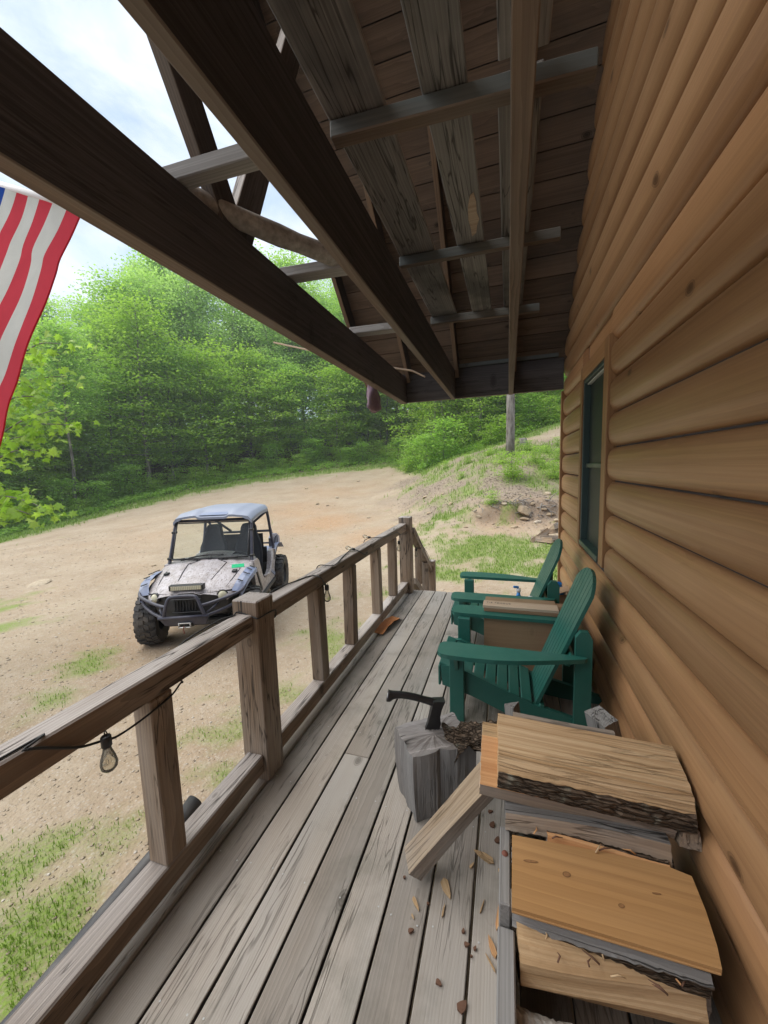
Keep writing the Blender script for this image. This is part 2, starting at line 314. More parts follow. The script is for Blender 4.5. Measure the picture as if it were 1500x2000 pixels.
# ------------------------------------------------------------------ mesh builder
class MB:
    def __init__(s): s.v = []; s.f = []; s.mi = []; s.wc = []; s.tone = []; s.mats = []; s.smooth = []
    def m(s, mat):
        if mat not in s.mats: s.mats.append(mat)
        return s.mats.index(mat)
    def add(s, verts, faces, mat, wc=None, tone=None, smooth=False):
        o = len(s.v); s.v += [tuple(p) for p in verts]
        if wc is None: wc = verts
        s.wc += [tuple(p) for p in wc]
        t = random.random() if tone is None else tone
        s.tone += [t] * len(verts)
        for i, f in enumerate(faces):
            s.f.append([o + k for k in f])
            s.mi.append(s.m(mat[i]) if isinstance(mat, list) else s.m(mat)); s.smooth.append(smooth)
    def box(s, lo, hi, mat, axis=None, bev=.003, rot=None, org=None, tone=None, facemats=None):
        """chamfered box; axis = grain direction; facemats {(axis,sign): mat}; rot/org: Matrix + pivot applied after"""
        lo = Vector(lo); hi = Vector(hi); c = (lo + hi) / 2; h = (hi - lo) / 2
        if axis is None: axis = max(range(3), key=lambda i: h[i])
        b = min(bev, min(h) * .45)
        vs = []; idx = {}
        for sx in (-1, 1):
            for sy in (-1, 1):
                for sz in (-1, 1):
                    sg = (sx, sy, sz)
                    for k in range(3):
                        p = Vector([sg[i] * (h[i] if i == k else h[i] - b) for i in range(3)])
                        idx[(sg, k)] = len(vs); vs.append(p)
        fs = []; fm = []
        def mm(k, sgn): return (facemats or {}).get((k, sgn), mat)
        for k in range(3):
            i, j = [q for q in range(3) if q != k]
            for sgn in (-1, 1):
                cyc = [(-1, -1), (1, -1), (1, 1), (-1, 1)]
                f = []
                for a, d in cyc:
                    sg = [0, 0, 0]; sg[k] = sgn; sg[i] = a; sg[j] = d; f.append(idx[(tuple(sg), k)])
                if (sgn > 0) == (k == 1): f.reverse()
                fs.append(f); fm.append(mm(k, sgn))
        for k in range(3):
            i, j = [q for q in range(3) if q != k]
            for a in (-1, 1):
                for d in (-1, 1):
                    A = [0, 0, 0]; B = [0, 0, 0]; A[i] = B[i] = a; A[j] = B[j] = d; A[k] = -1; B[k] = 1; A = tuple(A); B = tuple(B)
                    fs.append([idx[(A, i)], idx[(A, j)], idx[(B, j)], idx[(B, i)]]); fm.append(mm(j if j == 2 else i, d if j == 2 else a))
        for sx in (-1, 1):
            for sy in (-1, 1):
                for sz in (-1, 1):
                    sg = (sx, sy, sz); fs.append([idx[(sg, 0)], idx[(sg, 1)], idx[(sg, 2)]]); fm.append(mat)
        order = [axis] + [q for q in range(3) if q != axis]
        off = Vector((random.uniform(0, 60), random.uniform(-.09, .09) + random.choice((-.12, .12)), random.uniform(-.05, .05)))
        # narrower side first so that wide faces show flat-sawn grain
        wc = [Vector((p[order[0]], p[order[1]], p[order[2]])) + off for p in vs]
        P = [p + c for p in vs]
        if rot is not None:
            o = Vector(org) if org is not None else c
            P = [o + rot @ (p - o) for p in P]
        s.add(P, fs, fm, wc, tone)
    def bar(s, p0, p1, w, t, mat, upv=(0, 0, 1), bev=.003, tone=None, facemats=None):
        """rectangular bar from p0 to p1, w across (side), t along upv"""
        p0 = Vector(p0); p1 = Vector(p1); d = (p1 - p0); L = d.length; d.normalize()
        u = Vector(upv); sd = d.cross(u).normalized(); u = sd.cross(d).normalized()
        rot = Matrix((d, -sd, u)).transposed()
        n = len(s.v); 
        s.box((0, -w / 2, -t / 2), (L, w / 2, t / 2), mat, 0, bev, tone=tone, facemats=facemats)
        for i in range(n, len(s.v)): s.v[i] = tuple(p0 + rot @ Vector(s.v[i]))
    def tube(s, path, rad, mat, seg=8, cap=True, smooth=True, tone=None):
        path = [Vector(p) for p in path]; n = len(path)
        rr = rad if isinstance(rad, (list, tuple)) else [rad] * n
        vs = []; wc = []; L = 0; ref = None
        for i, p in enumerate(path):
            d = (path[min(i + 1, n - 1)] - path[max(i - 1, 0)]).normalized()
            if ref is None: ref = Vector((0, 0, 1)) if abs(d.z) < .9 else Vector((1, 0, 0))
            a = (ref - d * ref.dot(d)).normalized(); b_ = d.cross(a); ref = a
            if i: L += (p - path[i - 1]).length
            for k in range(seg):
                t = 2 * PI * k / seg; o = (a * math.cos(t) + b_ * math.sin(t)) * rr[i]
                vs.append(p + o); wc.append((L, math.cos(t) * rr[i], math.sin(t) * rr[i]))
        fs = [[i * seg + k, i * seg + (k + 1) % seg, (i + 1) * seg + (k + 1) % seg, (i + 1) * seg + k] for i in range(n - 1) for k in range(seg)]
        if cap: fs += [list(range(seg))[::-1], [(n - 1) * seg + k for k in range(seg)]]
        s.add(vs, fs, mat, wc, tone, smooth)
    def lathe(s, prof, mat, seg=24, M4=None, smooth=True):
        """profile [(r,z)] about local z, then M4"""
        vs = []
        for r, z in prof:
            for k in range(seg): vs.append(Vector((r * math.cos(2 * PI * k / seg), r * math.sin(2 * PI * k / seg), z)))
        n = len(prof)
        fs = [[i * seg + k, i * seg + (k + 1) % seg, (i + 1) * seg + (k + 1) % seg, (i + 1) * seg + k] for i in range(n - 1) for k in range(seg)]
        if M4 is not None: vs = [M4 @ v for v in vs]
        s.add(vs, fs, mat, None, None, smooth)
    def grid(s, pts, mat, smooth=True, wc=None, close=False):
        ni = len(pts); nj = len(pts[0])
        vs = [p for r_ in pts for p in r_]
        fs = [[i * nj + j, i * nj + j + 1, (i + 1) * nj + j + 1, (i + 1) * nj + j] for i in range(ni - 1) for j in range(nj - 1)]
        s.add(vs, fs, mat, wc, None, smooth)
    def prism(s, poly, h, mat, M4=None, wcaxis=None, bev=0, tone=None):
        """poly [(x,y)] extruded z 0..h then M4"""
        n = len(poly)
        vs = [Vector((x, y, 0)) for x, y in poly] + [Vector((x, y, h)) for x, y in poly]
        fs = [list(range(n))[::-1], list(range(n, 2 * n))] + [[i, (i + 1) % n, n + (i + 1) % n, n + i] for i in range(n)]
        off = Vector((random.uniform(0, 60), random.uniform(-.2, .2), random.uniform(-.05, .05)))
        wc = [v + off for v in vs]
        if M4 is not None: vs = [M4 @ v for v in vs]
        s.add(vs, fs, mat, wc, tone)
    def build(s, name, parent=None, at=None):
        me = bpy.data.meshes.new(name)
        base = Vector(at) if at is not None else Vector((0, 0, 0))
        me.from_pydata([tuple(Vector(p) - base) for p in s.v], [], s.f)
        for m_ in s.mats: me.materials.append(m_)
        me.polygons.foreach_set('material_index', s.mi); me.polygons.foreach_set('use_smooth', s.smooth)
        a = me.attributes.new('wc', 'FLOAT_VECTOR', 'POINT'); a.data.foreach_set('vector', np.array(s.wc, dtype=np.float32).ravel())
        a = me.attributes.new('tone', 'FLOAT', 'POINT'); a.data.foreach_set('value', np.array(s.tone, dtype=np.float32))
        bm = bmesh.new(); bm.from_mesh(me); bmesh.ops.recalc_face_normals(bm, faces=bm.faces); bm.to_mesh(me); bm.free()
        o = bpy.data.objects.new(name, me); COL.objects.link(o)
        if at is not None: o.location = base
        if parent is not None: o.parent = parent
        return o
def tag(o, label, cat, group=None):
    o['label'] = label; o['category'] = cat
    if group: o['group'] = group
    return o
def thing(name, loc=(0, 0, 0), rz=0, label=None, cat=None, group=None):
    o = bpy.data.objects.new(name, None); COL.objects.link(o); o.location = loc; o.rotation_euler = (0, 0, rz); o.empty_display_size = .2
    if label: tag(o, label, cat, group)
    return o
def np_mesh(name, V, F, mats, lr=None, mi=None, parent=None, smooth=False):
    me = bpy.data.meshes.new(name)
    nv = len(V); nf, k = F.shape
    me.vertices.add(nv); me.vertices.foreach_set('co', V.astype(np.float32).ravel())
    me.loops.add(nf * k); me.loops.foreach_set('vertex_index', F.astype(np.int32).ravel())
    me.polygons.add(nf); me.polygons.foreach_set('loop_start', np.arange(0, nf * k, k, dtype=np.int32))
    me.polygons.foreach_set('loop_total', np.full(nf, k, dtype=np.int32))
    if smooth: me.polygons.foreach_set('use_smooth', np.ones(nf, dtype=bool))
    for m_ in mats: me.materials.append(m_)
    if mi is not None: me.polygons.foreach_set('material_index', mi.astype(np.int32))
    if lr is not None:
        a = me.attributes.new('lr', 'FLOAT', 'POINT'); a.data.foreach_set('value', lr.astype(np.float32))
    me.update(calc_edges=True); me.validate()
    return me
def link(name, me, parent=None):
    o = bpy.data.objects.new(name, me); COL.objects.link(o)
    if parent is not None: o.parent = parent
    return o
# ------------------------------------------------------------------ terrain
G0 = -.85
ctrl = [(x, y, G0) for x, y in ((-1.5, -6), (-1.5, -2), (-1.5, 1), (-1.5, 4), (-3, -1), (-3, 3), (-4.6, 5.2), (-5, 0), (-8, 0), (-8, -6), (-3, 7.6), (0, 6.3), (-1, 7.6), (3, 5.6), (-10.3, 5.6), (3, 0), (6, 3), (5, -6), (-7, 7))]
EDGEPX = [(-420, 1150, 16.5), (-200, 1104, 17.5), (0, 1053, 19.5), (100, 1025, 22), (200, 999, 24.5), (300, 973, 27), (400, 951, 29.5), (500, 934, 31.5), (600, 921, 33.5), (690, 911, 35), (760, 904, 36)]
for (x, y, d) in EDGEPX:
    p = at_d(x, y, d); ctrl.append(tuple(p))
    for f_ in (.25, .5, .75, .9):          # the drive rises in a shallow hollow towards its far edge
        dd = 10 + (d - 10) * f_; q = at_d(x, 1000, dd)
        ctrl.append((q.x, q.y, G0 + (p.z - G0) * f_ ** 1.35))
    q = at_d(x, 1000, d + 7); ctrl.append((q.x, q.y, p.z + .55 + .02 * max(0, x) / 10))
for (x, y, d) in ((850, 1000, 13.5), (850, 950, 17), (870, 903, 22), (950, 935, 14.3), (1000, 886, 17), (1090, 862, 19.5), (1050, 1005, 11.6), (1090, 968, 12.6), (1090, 1050, 10), (900, 1080, 9.6), (960, 1040, 10.5), (1000, 845, 31), (800, 895, 45)):
    p = at_d(x, y, d); ctrl.append(tuple(p))
ctrl += [(6, 12, .6), (10, 24, 4.5), (13, 40, 9), (-28, 0, -1.3), (-42, 12, -1.5), (-45, 40, 4), (-20, 62, 8), (0, 70, 11), (25, 65, 14), (30, 20, 5), (20, 0, 0), (-20, -15, -1), (10, -15, -.8), (-60, 60, 9), (30, 90, 20), (-20, 100, 17), (60, 40, 14)]
C_ = np.array(ctrl)
def _k(r): r = np.maximum(r, 1e-9); return r * r * np.log(r)
_n = len(C_)
_A = np.zeros((_n + 3, _n + 3))
_A[:_n, :_n] = _k(np.linalg.norm(C_[:, None, :2] - C_[None, :, :2], axis=2)) + np.eye(_n) * .25
_A[:_n, _n] = 1; _A[:_n, _n + 1:] = C_[:, :2]; _A[_n, :_n] = 1; _A[_n + 1:, :_n] = C_[:, :2].T
_w = np.linalg.solve(_A, np.concatenate([C_[:, 2], [0, 0, 0]]))
B1 = at_d(925, 985, 12.0); B2 = at_d(1125, 985, 11.6)
_bd = Vector((B2.x - B1.x, B2.y - B1.y)); _bl = _bd.length; _bd.normalize(); _bn = Vector((-_bd.y, _bd.x))
def height(X, Y):
    X = np.atleast_1d(np.asarray(X, float)); Y = np.atleast_1d(np.asarray(Y, float))
    out = np.empty(X.shape)
    fx = X.ravel(); fy = Y.ravel(); fo = np.empty(fx.shape)
    for i in range(0, len(fx), 20000):
        a = fx[i:i + 20000]; b = fy[i:i + 20000]
        K = _k(np.hypot(a[:, None] - C_[None, :, 0], b[:, None] - C_[None, :, 1]))
        fo[i:i + 20000] = K @ _w[:_n] + _w[_n] + _w[_n + 1] * a + _w[_n + 2] * b
    s = (fx - B1.x) * _bn.x + (fy - B1.y) * _bn.y
    t = (fx - B1.x) * _bd.x + (fy - B1.y) * _bd.y
    win = np.clip((t + .6) / .9, 0, 1) * np.clip((_bl + 3.5 - t) / 2, 0, 1)
    s = s + .18 * np.sin(t * 2.3) + .09 * np.sin(t * 6.1 + 1)
    fo = fo + win * .21 * np.tanh(s / .10) * np.exp(-(s / 1.6) ** 2)
    # gentle unevenness, flattened beside the house
    fo = fo + .035 * np.sin(fx * 1.3 + 1.1) * np.sin(fy * 1.1) * np.clip((np.hypot(fx + 1, fy) - 4) / 6, 0, 1)
    fo = np.where((fx > -1.5) & (fy < 4.6), np.minimum(fo, G0), fo)
    return fo.reshape(X.shape)
def hz(x, y): return float(height([x], [y])[0])
def hit(px_, py_, far=70):
    d = ray(px_, py_); t = np.linspace(1.5, far, 1400)
    X = d.x * t; Y = d.y * t; Z = EYE + d.z * t
    h = height(X, Y); k = np.argmax(Z < h)
    if not (Z < h).any(): return None
    t0, t1 = t[max(k - 1, 0)], t[k]
    g0, g1 = Z[max(k - 1, 0)] - h[max(k - 1, 0)], Z[k] - h[k]
    tt = t0 + (t1 - t0) * g0 / (g0 - g1 + 1e-9)
    return Vector((d.x * tt, d.y * tt, EYE + d.z * tt))
def warp(a, b, n, dense):
    # positions from a..b, denser around the `dense` interval
    u = np.linspace(a, b, 4000); w = 1 / (.11 + .055 * np.maximum(0, np.maximum(dense[0] - u, u - dense[1])))
    c = np.cumsum(w); c = (c - c[0]) / (c[-1] - c[0]); return np.interp(np.linspace(0, 1, n), c, u)
gx_ = warp(-75, 60, 300, (-9, 3)); gy_ = warp(-18, 105, 300, (0, 15))
GX, GY = np.meshgrid(gx_, gy_, indexing='ij'); GZ = height(GX, GY)
def fbm(x, y, s, seed):
    r = np.zeros_like(x); a = 1.; rg = np.random.default_rng(seed); f = s
    for o in range(4):
        ph = rg.uniform(0, 6.28, 6); th = rg.uniform(0, 3.14, 3)
        for q in range(3):
            r += a * np.sin((x * np.cos(th[q]) + y * np.sin(th[q])) * f * (1 + .3 * q) + ph[q] + 1.4 * np.sin((y * np.cos(th[q]) - x * np.sin(th[q])) * f * .8 + ph[q + 3]))
        a *= .55; f *= 2.1
    return r / 3.2
# edge of the woods: polyline in world coordinates (from screen measurements of the photographed edge)
EDGE = []
for x, y, d in EDGEPX:
    p = at_d(x, y, d); EDGE.append((p.x, p.y))
for x, y, d in ((830, 890, 24), (930, 872, 25), (1020, 858, 26), (1100, 852, 27), (1250, 850, 30), (1500, 850, 36)):
    p = at_d(x, y, d); EDGE.append((p.x, p.y))
E_ = np.array(EDGE)
E_ang = np.arctan2(E_[:, 1], E_[:, 0]); E_r = np.hypot(E_[:, 0], E_[:, 1])
_o = np.argsort(E_ang); E_ang = E_ang[_o]; E_r = E_r[_o]
def edge_r(ang): return np.interp(ang, E_ang, E_r)
def forest_mask(x, y):
    a = np.arctan2(y, x); a = np.where(a < -1.6, a + 2 * PI, a)
    return np.hypot(x, y) - edge_r(a)
GP = [  # grass patches: photo pixel, radius along/across in metres, strength
 (940, 1075, 1.5, 1.), (1030, 1080, 1.4, 1.), (1060, 1110, 1.0, .9), (880, 1110, 1.1, .75), (960, 1110, 1.0, .8), (850, 1030, 1.0, .7), (830, 985, 1.2, .55), (790, 960, 1.3, .4), (900, 1000, 1.0, .55), (860, 1060, 1.0, .6), (980, 1050, .9, .7),
 (985, 880, 2.8, .85), (1050, 880, 2.8, .9), (950, 900, 2.0, .75), (1080, 930, 1.8, .85), (1020, 925, 1.3, .75), (930, 925, 1.4, .65), (860, 925, 2.0, .8), (900, 965, 1.2, .75), (820, 945, 1.6, .6), (870, 1010, 1.0, .7), (1000, 1005, .7, .4),
 (5, 1225, .5, 1.), (-40, 1190, .8, .8), (190, 1290, .5, .8), (40, 1390, .55, .45), (185, 1230, .4, .3), (130, 1200, .4, .3), (655, 1250, .55, .75), (690, 1225, .5, .6), (560, 1350, .4, .75), (430, 1440, .35, .7), (420, 1500, .4, .5), (220, 1640, .3, .7), (130, 1640, .22, .5), (60, 1690, .3, .6), (60, 1790, .28, .9), (150, 1740, .25, .85), (30, 1900, .28, .9), (100, 1820, .25, .9), (190, 1700, .2, .6), (-60, 1950, .5, 1.), (10, 1980, .25, .8), (-200, 1800, .6, .8), (620, 1290, .4, .4), (740, 1160, .8, .35)]
GPW = []
for x, y, r_, s_ in GP:
    p = hit(x, y)
    if p: GPW.append((p.x, p.y, r_, s_))
def grass_mask(x, y):
    g = np.zeros_like(x)
    for a, b, r_, s_ in GPW:
        g = np.maximum(g, s_ * np.exp(-(((x - a) ** 2 + (y - b) ** 2) / (r_ * r_))))
    f = forest_mask(x, y)
    strip = np.exp(-((f + 1.6) / 2.3) ** 2) * 1.05
    g = np.maximum(g, strip)
    n = fbm(x, y, 3.2, 3) + .6 * fbm(x, y, 9., 4)
    return np.clip((g - .33 + .30 * n) * 1.8, 0, 1)
def litter_mask(x, y):
    g = np.zeros_like(x)
    for px_, py_, r_ in ((950, 930, 3.2), (1000, 900, 4.), (1080, 900, 4.), (880, 930, 3.), (1040, 945, 2.4), (1000, 950, 2.), (1110, 880, 5), (900, 960, 1.8), (830, 925, 2.6), (930, 890, 4)):
        p = hit(px_, py_)
        g = np.maximum(g, np.exp(-(((x - p.x) ** 2 + (y - p.y) ** 2) / (r_ * r_))))
    return np.clip((g - .25 + .2 * fbm(x, y, 1.9, 8)) * 2, 0, 1) * (1 - .6 * grass_mask(x, y))
def orange_mask(x, y):
    g = np.zeros_like(x)
    for px_, py_, r_, s_ in ((640, 1020, 1.8, 1), (580, 1000, 2.5, .7), (1000, 985, .8, 1.), (1060, 990, .9, 1.), (700, 1050, 1.4, .6), (300, 1230, 1.2, .35), (980, 1010, 1.0, .7), (650, 960, 3, .5), (350, 1040, 3, .25)):
        p = hit(px_, py_)
        g = np.maximum(g, s_ * np.exp(-(((x - p.x) ** 2 + (y - p.y) ** 2) / (r_ * r_))))
    return np.clip(g + .15 * fbm(x, y, 1.2, 12), 0, 1)
V = np.stack([GX, GY, GZ], -1).reshape(-1, 3)
ni, nj = GX.shape
ii, jj = np.meshgrid(np.arange(ni - 1), np.arange(nj - 1), indexing='ij')
F = np.stack([ii * nj + jj, (ii + 1) * nj + jj, (ii + 1) * nj + jj + 1, ii * nj + jj + 1], -1).reshape(-1, 4)
me = np_mesh('ground', V, F, [M['ground']], smooth=True)
xs, ys = V[:, 0], V[:, 1]
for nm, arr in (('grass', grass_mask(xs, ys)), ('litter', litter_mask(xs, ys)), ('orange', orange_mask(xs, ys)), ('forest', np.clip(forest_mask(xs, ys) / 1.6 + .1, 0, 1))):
    a = me.attributes.new(nm, 'FLOAT', 'POINT'); a.data.foreach_set('value', arr.astype(np.float32))
ground = link('ground', me); ground['kind'] = 'structure'

# gravel stones lying about (nobody could count them)
def blobs(n, P, S, seed, flat=.6):
    """n little irregular stones: octahedra with jitter"""
    rg = np.random.default_rng(seed)
    base = np.array([(1, 0, 0), (0, 1, 0), (-1, 0, 0), (0, -1, 0), (0, 0, 1), (0, 0, -1), (.6, .6, .45), (-.6, .6, .45), (-.6, -.6, .45), (.6, -.6, .45)], float)
    tri = np.array([(0, 6, 4), (6, 1, 4), (1, 7, 4), (7, 2, 4), (2, 8, 4), (8, 3, 4), (3, 9, 4), (9, 0, 4), (0, 1, 6), (1, 2, 7), (2, 3, 8), (3, 0, 9), (1, 0, 5), (2, 1, 5), (3, 2, 5), (0, 3, 5)])
    sc = rg.uniform(.65, 1.35, (n, 1, 3)) * np.array([1, 1, flat]) * S[:, None, None]
    jit = base[None] * (1 + rg.uniform(-.25, .25, (n, len(base), 1))) * sc
    a = rg.uniform(0, 6.28, n); ca, sa = np.cos(a)[:, None], np.sin(a)[:, None]
    x = jit[..., 0] * ca - jit[..., 1] * sa; y = jit[..., 0] * sa + jit[..., 1] * ca
    VV = np.stack([x, y, jit[..., 2]], -1) + P[:, None, :]
    FF = (tri[None] + (np.arange(n) * len(base))[:, None, None]).reshape(-1, 3)
    return VV.reshape(-1, 3), FF, np.repeat(rg.uniform(0, 1, n), len(base))
n = 13000
rg = np.random.default_rng(5)
u = rg.uniform(0, 1, n); rr = 1.6 + 19 * u ** 1.5
px_ = rg.uniform(-150, 1130, n); aa = np.arctan2(1, 0) + YAW - np.arctan((px_ - 750) / FPX)
X = rr * np.cos(aa); Y = rr * np.sin(aa)
ok = ~((X > -1.45) & (Y < 6.0)) & ~(X > .55) | ((Y > 6) & (X > .5))
gm = grass_mask(X, Y); ok &= (rg.uniform(0, 1, n) > gm * .9) & (forest_mask(X, Y) < -.5)
X, Y, rr = X[ok], Y[ok], rr[ok]
S = (.0035 + .0075 * rg.uniform(0, 1, len(X)) ** 3) * (1 + rr * .10)
Z = height(X, Y)
Vv, Ff, lr = blobs(len(X), np.stack([X, Y, Z + S * .05], -1), S, 6, .42)
g = link('gravel', np_mesh('gravel', Vv, Ff, [M['pebble']], lr)); g['kind'] = 'stuff'; g['label'] = 'loose tan gravel scattered over the dirt drive'; g['category'] = 'gravel'

# grass blades
def grass(n, sampler, seed, hmin, hmax, wid):
    rg = np.random.default_rng(seed)
    X, Y = sampler(rg, n)
    keep = rg.uniform(.12, 1, len(X)) < grass_mask(X, Y) * .95
    keep &= ~((X > -1.42) & (Y < 6.0))
    X, Y = X[keep], Y[keep]; m = len(X); Z = height(X, Y)
    D = np.hypot(X, Y); h = rg.uniform(hmin, hmax, m); w = wid * (1 + D * .16)
    a = rg.uniform(0, 6.28, m); ln = rg.uniform(.1, .9, m) * h
    dx, dy = np.cos(a), np.sin(a)
    p0 = np.stack([X - dy * w, Y + dx * w, Z - .01], -1); p1 = np.stack([X + dy * w, Y - dx * w, Z - .01], -1)
    mid0 = np.stack([X + dx * ln * .35 - dy * w * .7, Y + dy * ln * .35 + dx * w * .7, Z + h * .62], -1); mid1 = np.stack([X + dx * ln * .35 + dy * w * .7, Y + dy * ln * .35 - dx * w * .7, Z + h * .62], -1)
    tip = np.stack([X + dx * ln, Y + dy * ln, Z + h * .95], -1)
    Vt = np.stack([p0, p1, mid1, mid0, tip], 1).reshape(-1, 3)
    o = (np.arange(m) * 5)[:, None]
    Fq = np.concatenate([o + [0, 1, 2], o + [0, 2, 3], o + [3, 2, 4]], 1).reshape(-1, 3)
    return Vt, Fq, np.repeat(rg.uniform(0, 1, m), 5)
def polar(r0, r1, p0=-150, p1=1130, pw=1.4):
    def f(rg, n):
        r_ = r0 + (r1 - r0) * rg.uniform(0, 1, n) ** pw; q = rg.uniform(p0, p1, n); a = PI / 2 + YAW - np.arctan((q - 750) / FPX)
        return r_ * np.cos(a), r_ * np.sin(a)
    return f
parts = [grass(44000, polar(1.6, 6.5), 21, .010, .042, .0020), grass(60000, polar(6, 14, 500, 1130), 22, .03, .09, .0022), grass(90000, polar(12, 37, -300, 1130, 1.), 23, .06, .24, .003)]
off = 0; Vs = []; Fs = []; Ls = []
for a, b_, c_ in parts: Vs.append(a); Fs.append(b_ + off); Ls.append(c_); off += len(a)
g = link('grass', np_mesh('grass', np.concatenate(Vs), np.concatenate(Fs), [M['grassblade']], np.concatenate(Ls))); g['kind'] = 'stuff'; g['label'] = 'thin patches of green grass growing through the gravel'; g['category'] = 'grass'

# ------------------------------------------------------------------ camera, light, sky
cd = bpy.data.cameras.new('camera'); cam = bpy.data.objects.new('camera', cd); COL.objects.link(cam)
cd.sensor_fit = 'VERTICAL'; cd.sensor_height = 36; cd.sensor_width = 27; cd.lens = FPX / 2000 * 36
cd.clip_start = .02; cd.clip_end = 1000
cam.matrix_world = Matrix((rt.to_4d(), up.to_4d(), (-fwd).to_4d(), (0, 0, 0, 1))).transposed()
mw = Matrix((rt, up, -fwd)).transposed().to_4x4(); mw.translation = CAM; cam.matrix_world = mw
scn.camera = cam
SUN_EL, SUN_AZ = R(58), R(192)      # azimuth from +x, counter-clockwise: light comes from over the drive
sd = Vector((math.cos(SUN_EL) * math.cos(SUN_AZ), math.cos(SUN_EL) * math.sin(SUN_AZ), math.sin(SUN_EL)))
ld = bpy.data.lights.new('sun', 'SUN'); ld.energy = 1.9; ld.angle = R(75); ld.color = (1, .965, .91)
lo = bpy.data.objects.new('sun', ld); COL.objects.link(lo); lo.rotation_euler = sd.to_track_quat('Z', 'Y').to_euler()
w = bpy.data.worlds.new('World'); scn.world = w; w.use_nodes = True
nt = w.node_tree
for n_ in list(nt.nodes): nt.nodes.remove(n_)
b = NB(nt)
sky = b.n('ShaderNodeTexSky', sky_type='NISHITA'); sky.sun_disc = False; sky.sun_elevation = SUN_EL; sky.sun_rotation = PI / 2 - SUN_AZ
sky.air_density = 1.2; sky.dust_density = 2.0; sky.ozone_density = 1.5
tc = b.n('ShaderNodeTexCoord').outputs['Generated']
cn = b.noise(b.scale(tc, (1.6, 1.6, 3.2)), 1.7, 7, .58, .35)
cn2 = b.noise(b.scale(tc, (1, 1, 2)), 4.3, 6, .6, .5)
cov = b.ramp(b.math('ADD', cn, b.math('MULTIPLY', b.math('SUBTRACT', cn2, .5), .35)), .18, .50, .4, 1)
cloud = b.mix(b.ramp(cn2, .3, .7), (2.0, 2.6, 3.5), (4.2, 4.4, 4.65))
skyc = b.mix(cov, sky.outputs[0], cloud)
bg = b.n('ShaderNodeBackground'); bg.inputs[1].default_value = .10; b.l(skyc, bg.inputs[0])
o = b.n('ShaderNodeOutputWorld'); b.l(bg.outputs[0], o.inputs[0])
scn.view_settings.view_transform = 'Standard'; scn.view_settings.look = 'None'; scn.view_settings.exposure = 1.5; scn.view_settings.gamma = 1
scn.cycles.use_denoising = True
scn.cycles.max_bounces = 10; scn.cycles.diffuse_bounces = 5; scn.cycles.transparent_max_bounces = 12; scn.cycles.transmission_bounces = 6
# thin haze volume added to lift the dark gaps among the trees
hzb = bpy.data.meshes.new('haze'); bm = bmesh.new(); bmesh.ops.create_cube(bm, size=1)
for v_ in bm.verts: v_.co = Vector((v_.co.x * 170 - 5, v_.co.y * 150 + 45, -4 if v_.co.z < 0 else 46))
bm.to_mesh(hzb); bm.free()
hm, hnt = new_mat('gap_lift_haze'); hb = NB(hnt)
vp = hb.n('ShaderNodeVolumePrincipled'); vp.inputs['Color'].default_value = (.93, .97, 1, 1); vp.inputs['Density'].default_value = .0013; vp.inputs['Anisotropy'].default_value = .25
ho = hb.n('ShaderNodeOutputMaterial'); hb.l(vp.outputs[0], ho.inputs['Volume']); hzb.materials.append(hm)
hz_o = link('haze', hzb); hz_o['kind'] = 'stuff'; hz_o['label'] = 'faint added haze lifting the dark gaps in the woods'; hz_o['category'] = 'haze'
# ------------------------------------------------------------------ porch deck
deck = thing('porch_deck', (-.3, 1.5, 0), 0, 'weathered grey board porch floor running along the log wall', 'deck')
def rel(o, root):   # parent while keeping world placement (thing roots are unrotated)
    o.parent = root; o.location = Vector(o.location) - Vector(root.location); return o
gaps = [-1.144, -.998, -.846, -.697, -.548, -.402, -.257, -.107, .040, .187, .334, .481, .62]
YE = 4.56
def nails(mb, x0, x1, ys):
    for y in ys:
        for x in (x0 + .022, x1 - .022):
            xx = x + random.uniform(-.004, .004); yy = y + random.uniform(-.012, .012)
            if random.random() < .85:
                r_ = .0032
                mb.add([(xx + r_ * math.cos(k * PI / 3), yy + r_ * math.sin(k * PI / 3), .0012) for k in range(6)], [list(range(6))], M['nail'])
joint = {2: 1.74, 4: 3.35, 6: 2.62, 3: .2, 8: .9}
for i in range(len(gaps) - 1):
    x0, x1 = gaps[i] + .0048, gaps[i + 1] - .0048
    cuts = [-1.6] + ([joint[i]] if i in joint else []) + [YE + random.uniform(-.004, .004)]
    mb = MB()
    for a, b_ in zip(cuts[:-1], cuts[1:]):
        # boards slightly cupped: three strips would be overkill, use worn rounded edges
        mb.box((x0, a + .001, -.038), (x1, b_ - .001, random.uniform(-.0015, .0005)), M['deck'], 1, .0028, facemats={(0, 1): M['beam'], (0, -1): M['beam']})  # dark board sides: edge dirt plus gap shade put into the colour
    nails(mb, x0, x1, [.28 + .405 * k for k in range(11)])
    rel(mb.build('deck_board'), deck)
mb = MB()   # rounded edge board
prof = [(-1.148, -.038), (-1.148, -.004), (-1.156, 0), (-1.235, 0), (-1.262, -.003), (-1.279, -.012), (-1.284, -.024), (-1.279, -.036)]
off = Vector((3.3, .1, .02))
vs = [Vector((x, y, z)) for y in (-1.6, YE) for x, z in prof]; k = len(prof)
mb.add(vs, [list(range(k)), list(range(k, 2 * k))] + [[i, (i + 1) % k, k + (i + 1) % k, k + i] for i in range(k)], M['deck'], [Vector((v.y, v.x, v.z)) + off for v in vs], .35)
rel(mb.build('edge_board'), deck)
mb = MB(); mb.box((-1.262, -1.6, -.28), (-1.222, 4.53, -.042), M['rail'], 1); rel(mb.build('rim_joist'), deck)
mb = MB(); mb.box((-1.262, 4.531, -.28), (.58, 4.569 - .012, -.042), M['rail'], 0); rel(mb.build('end_joist'), deck)
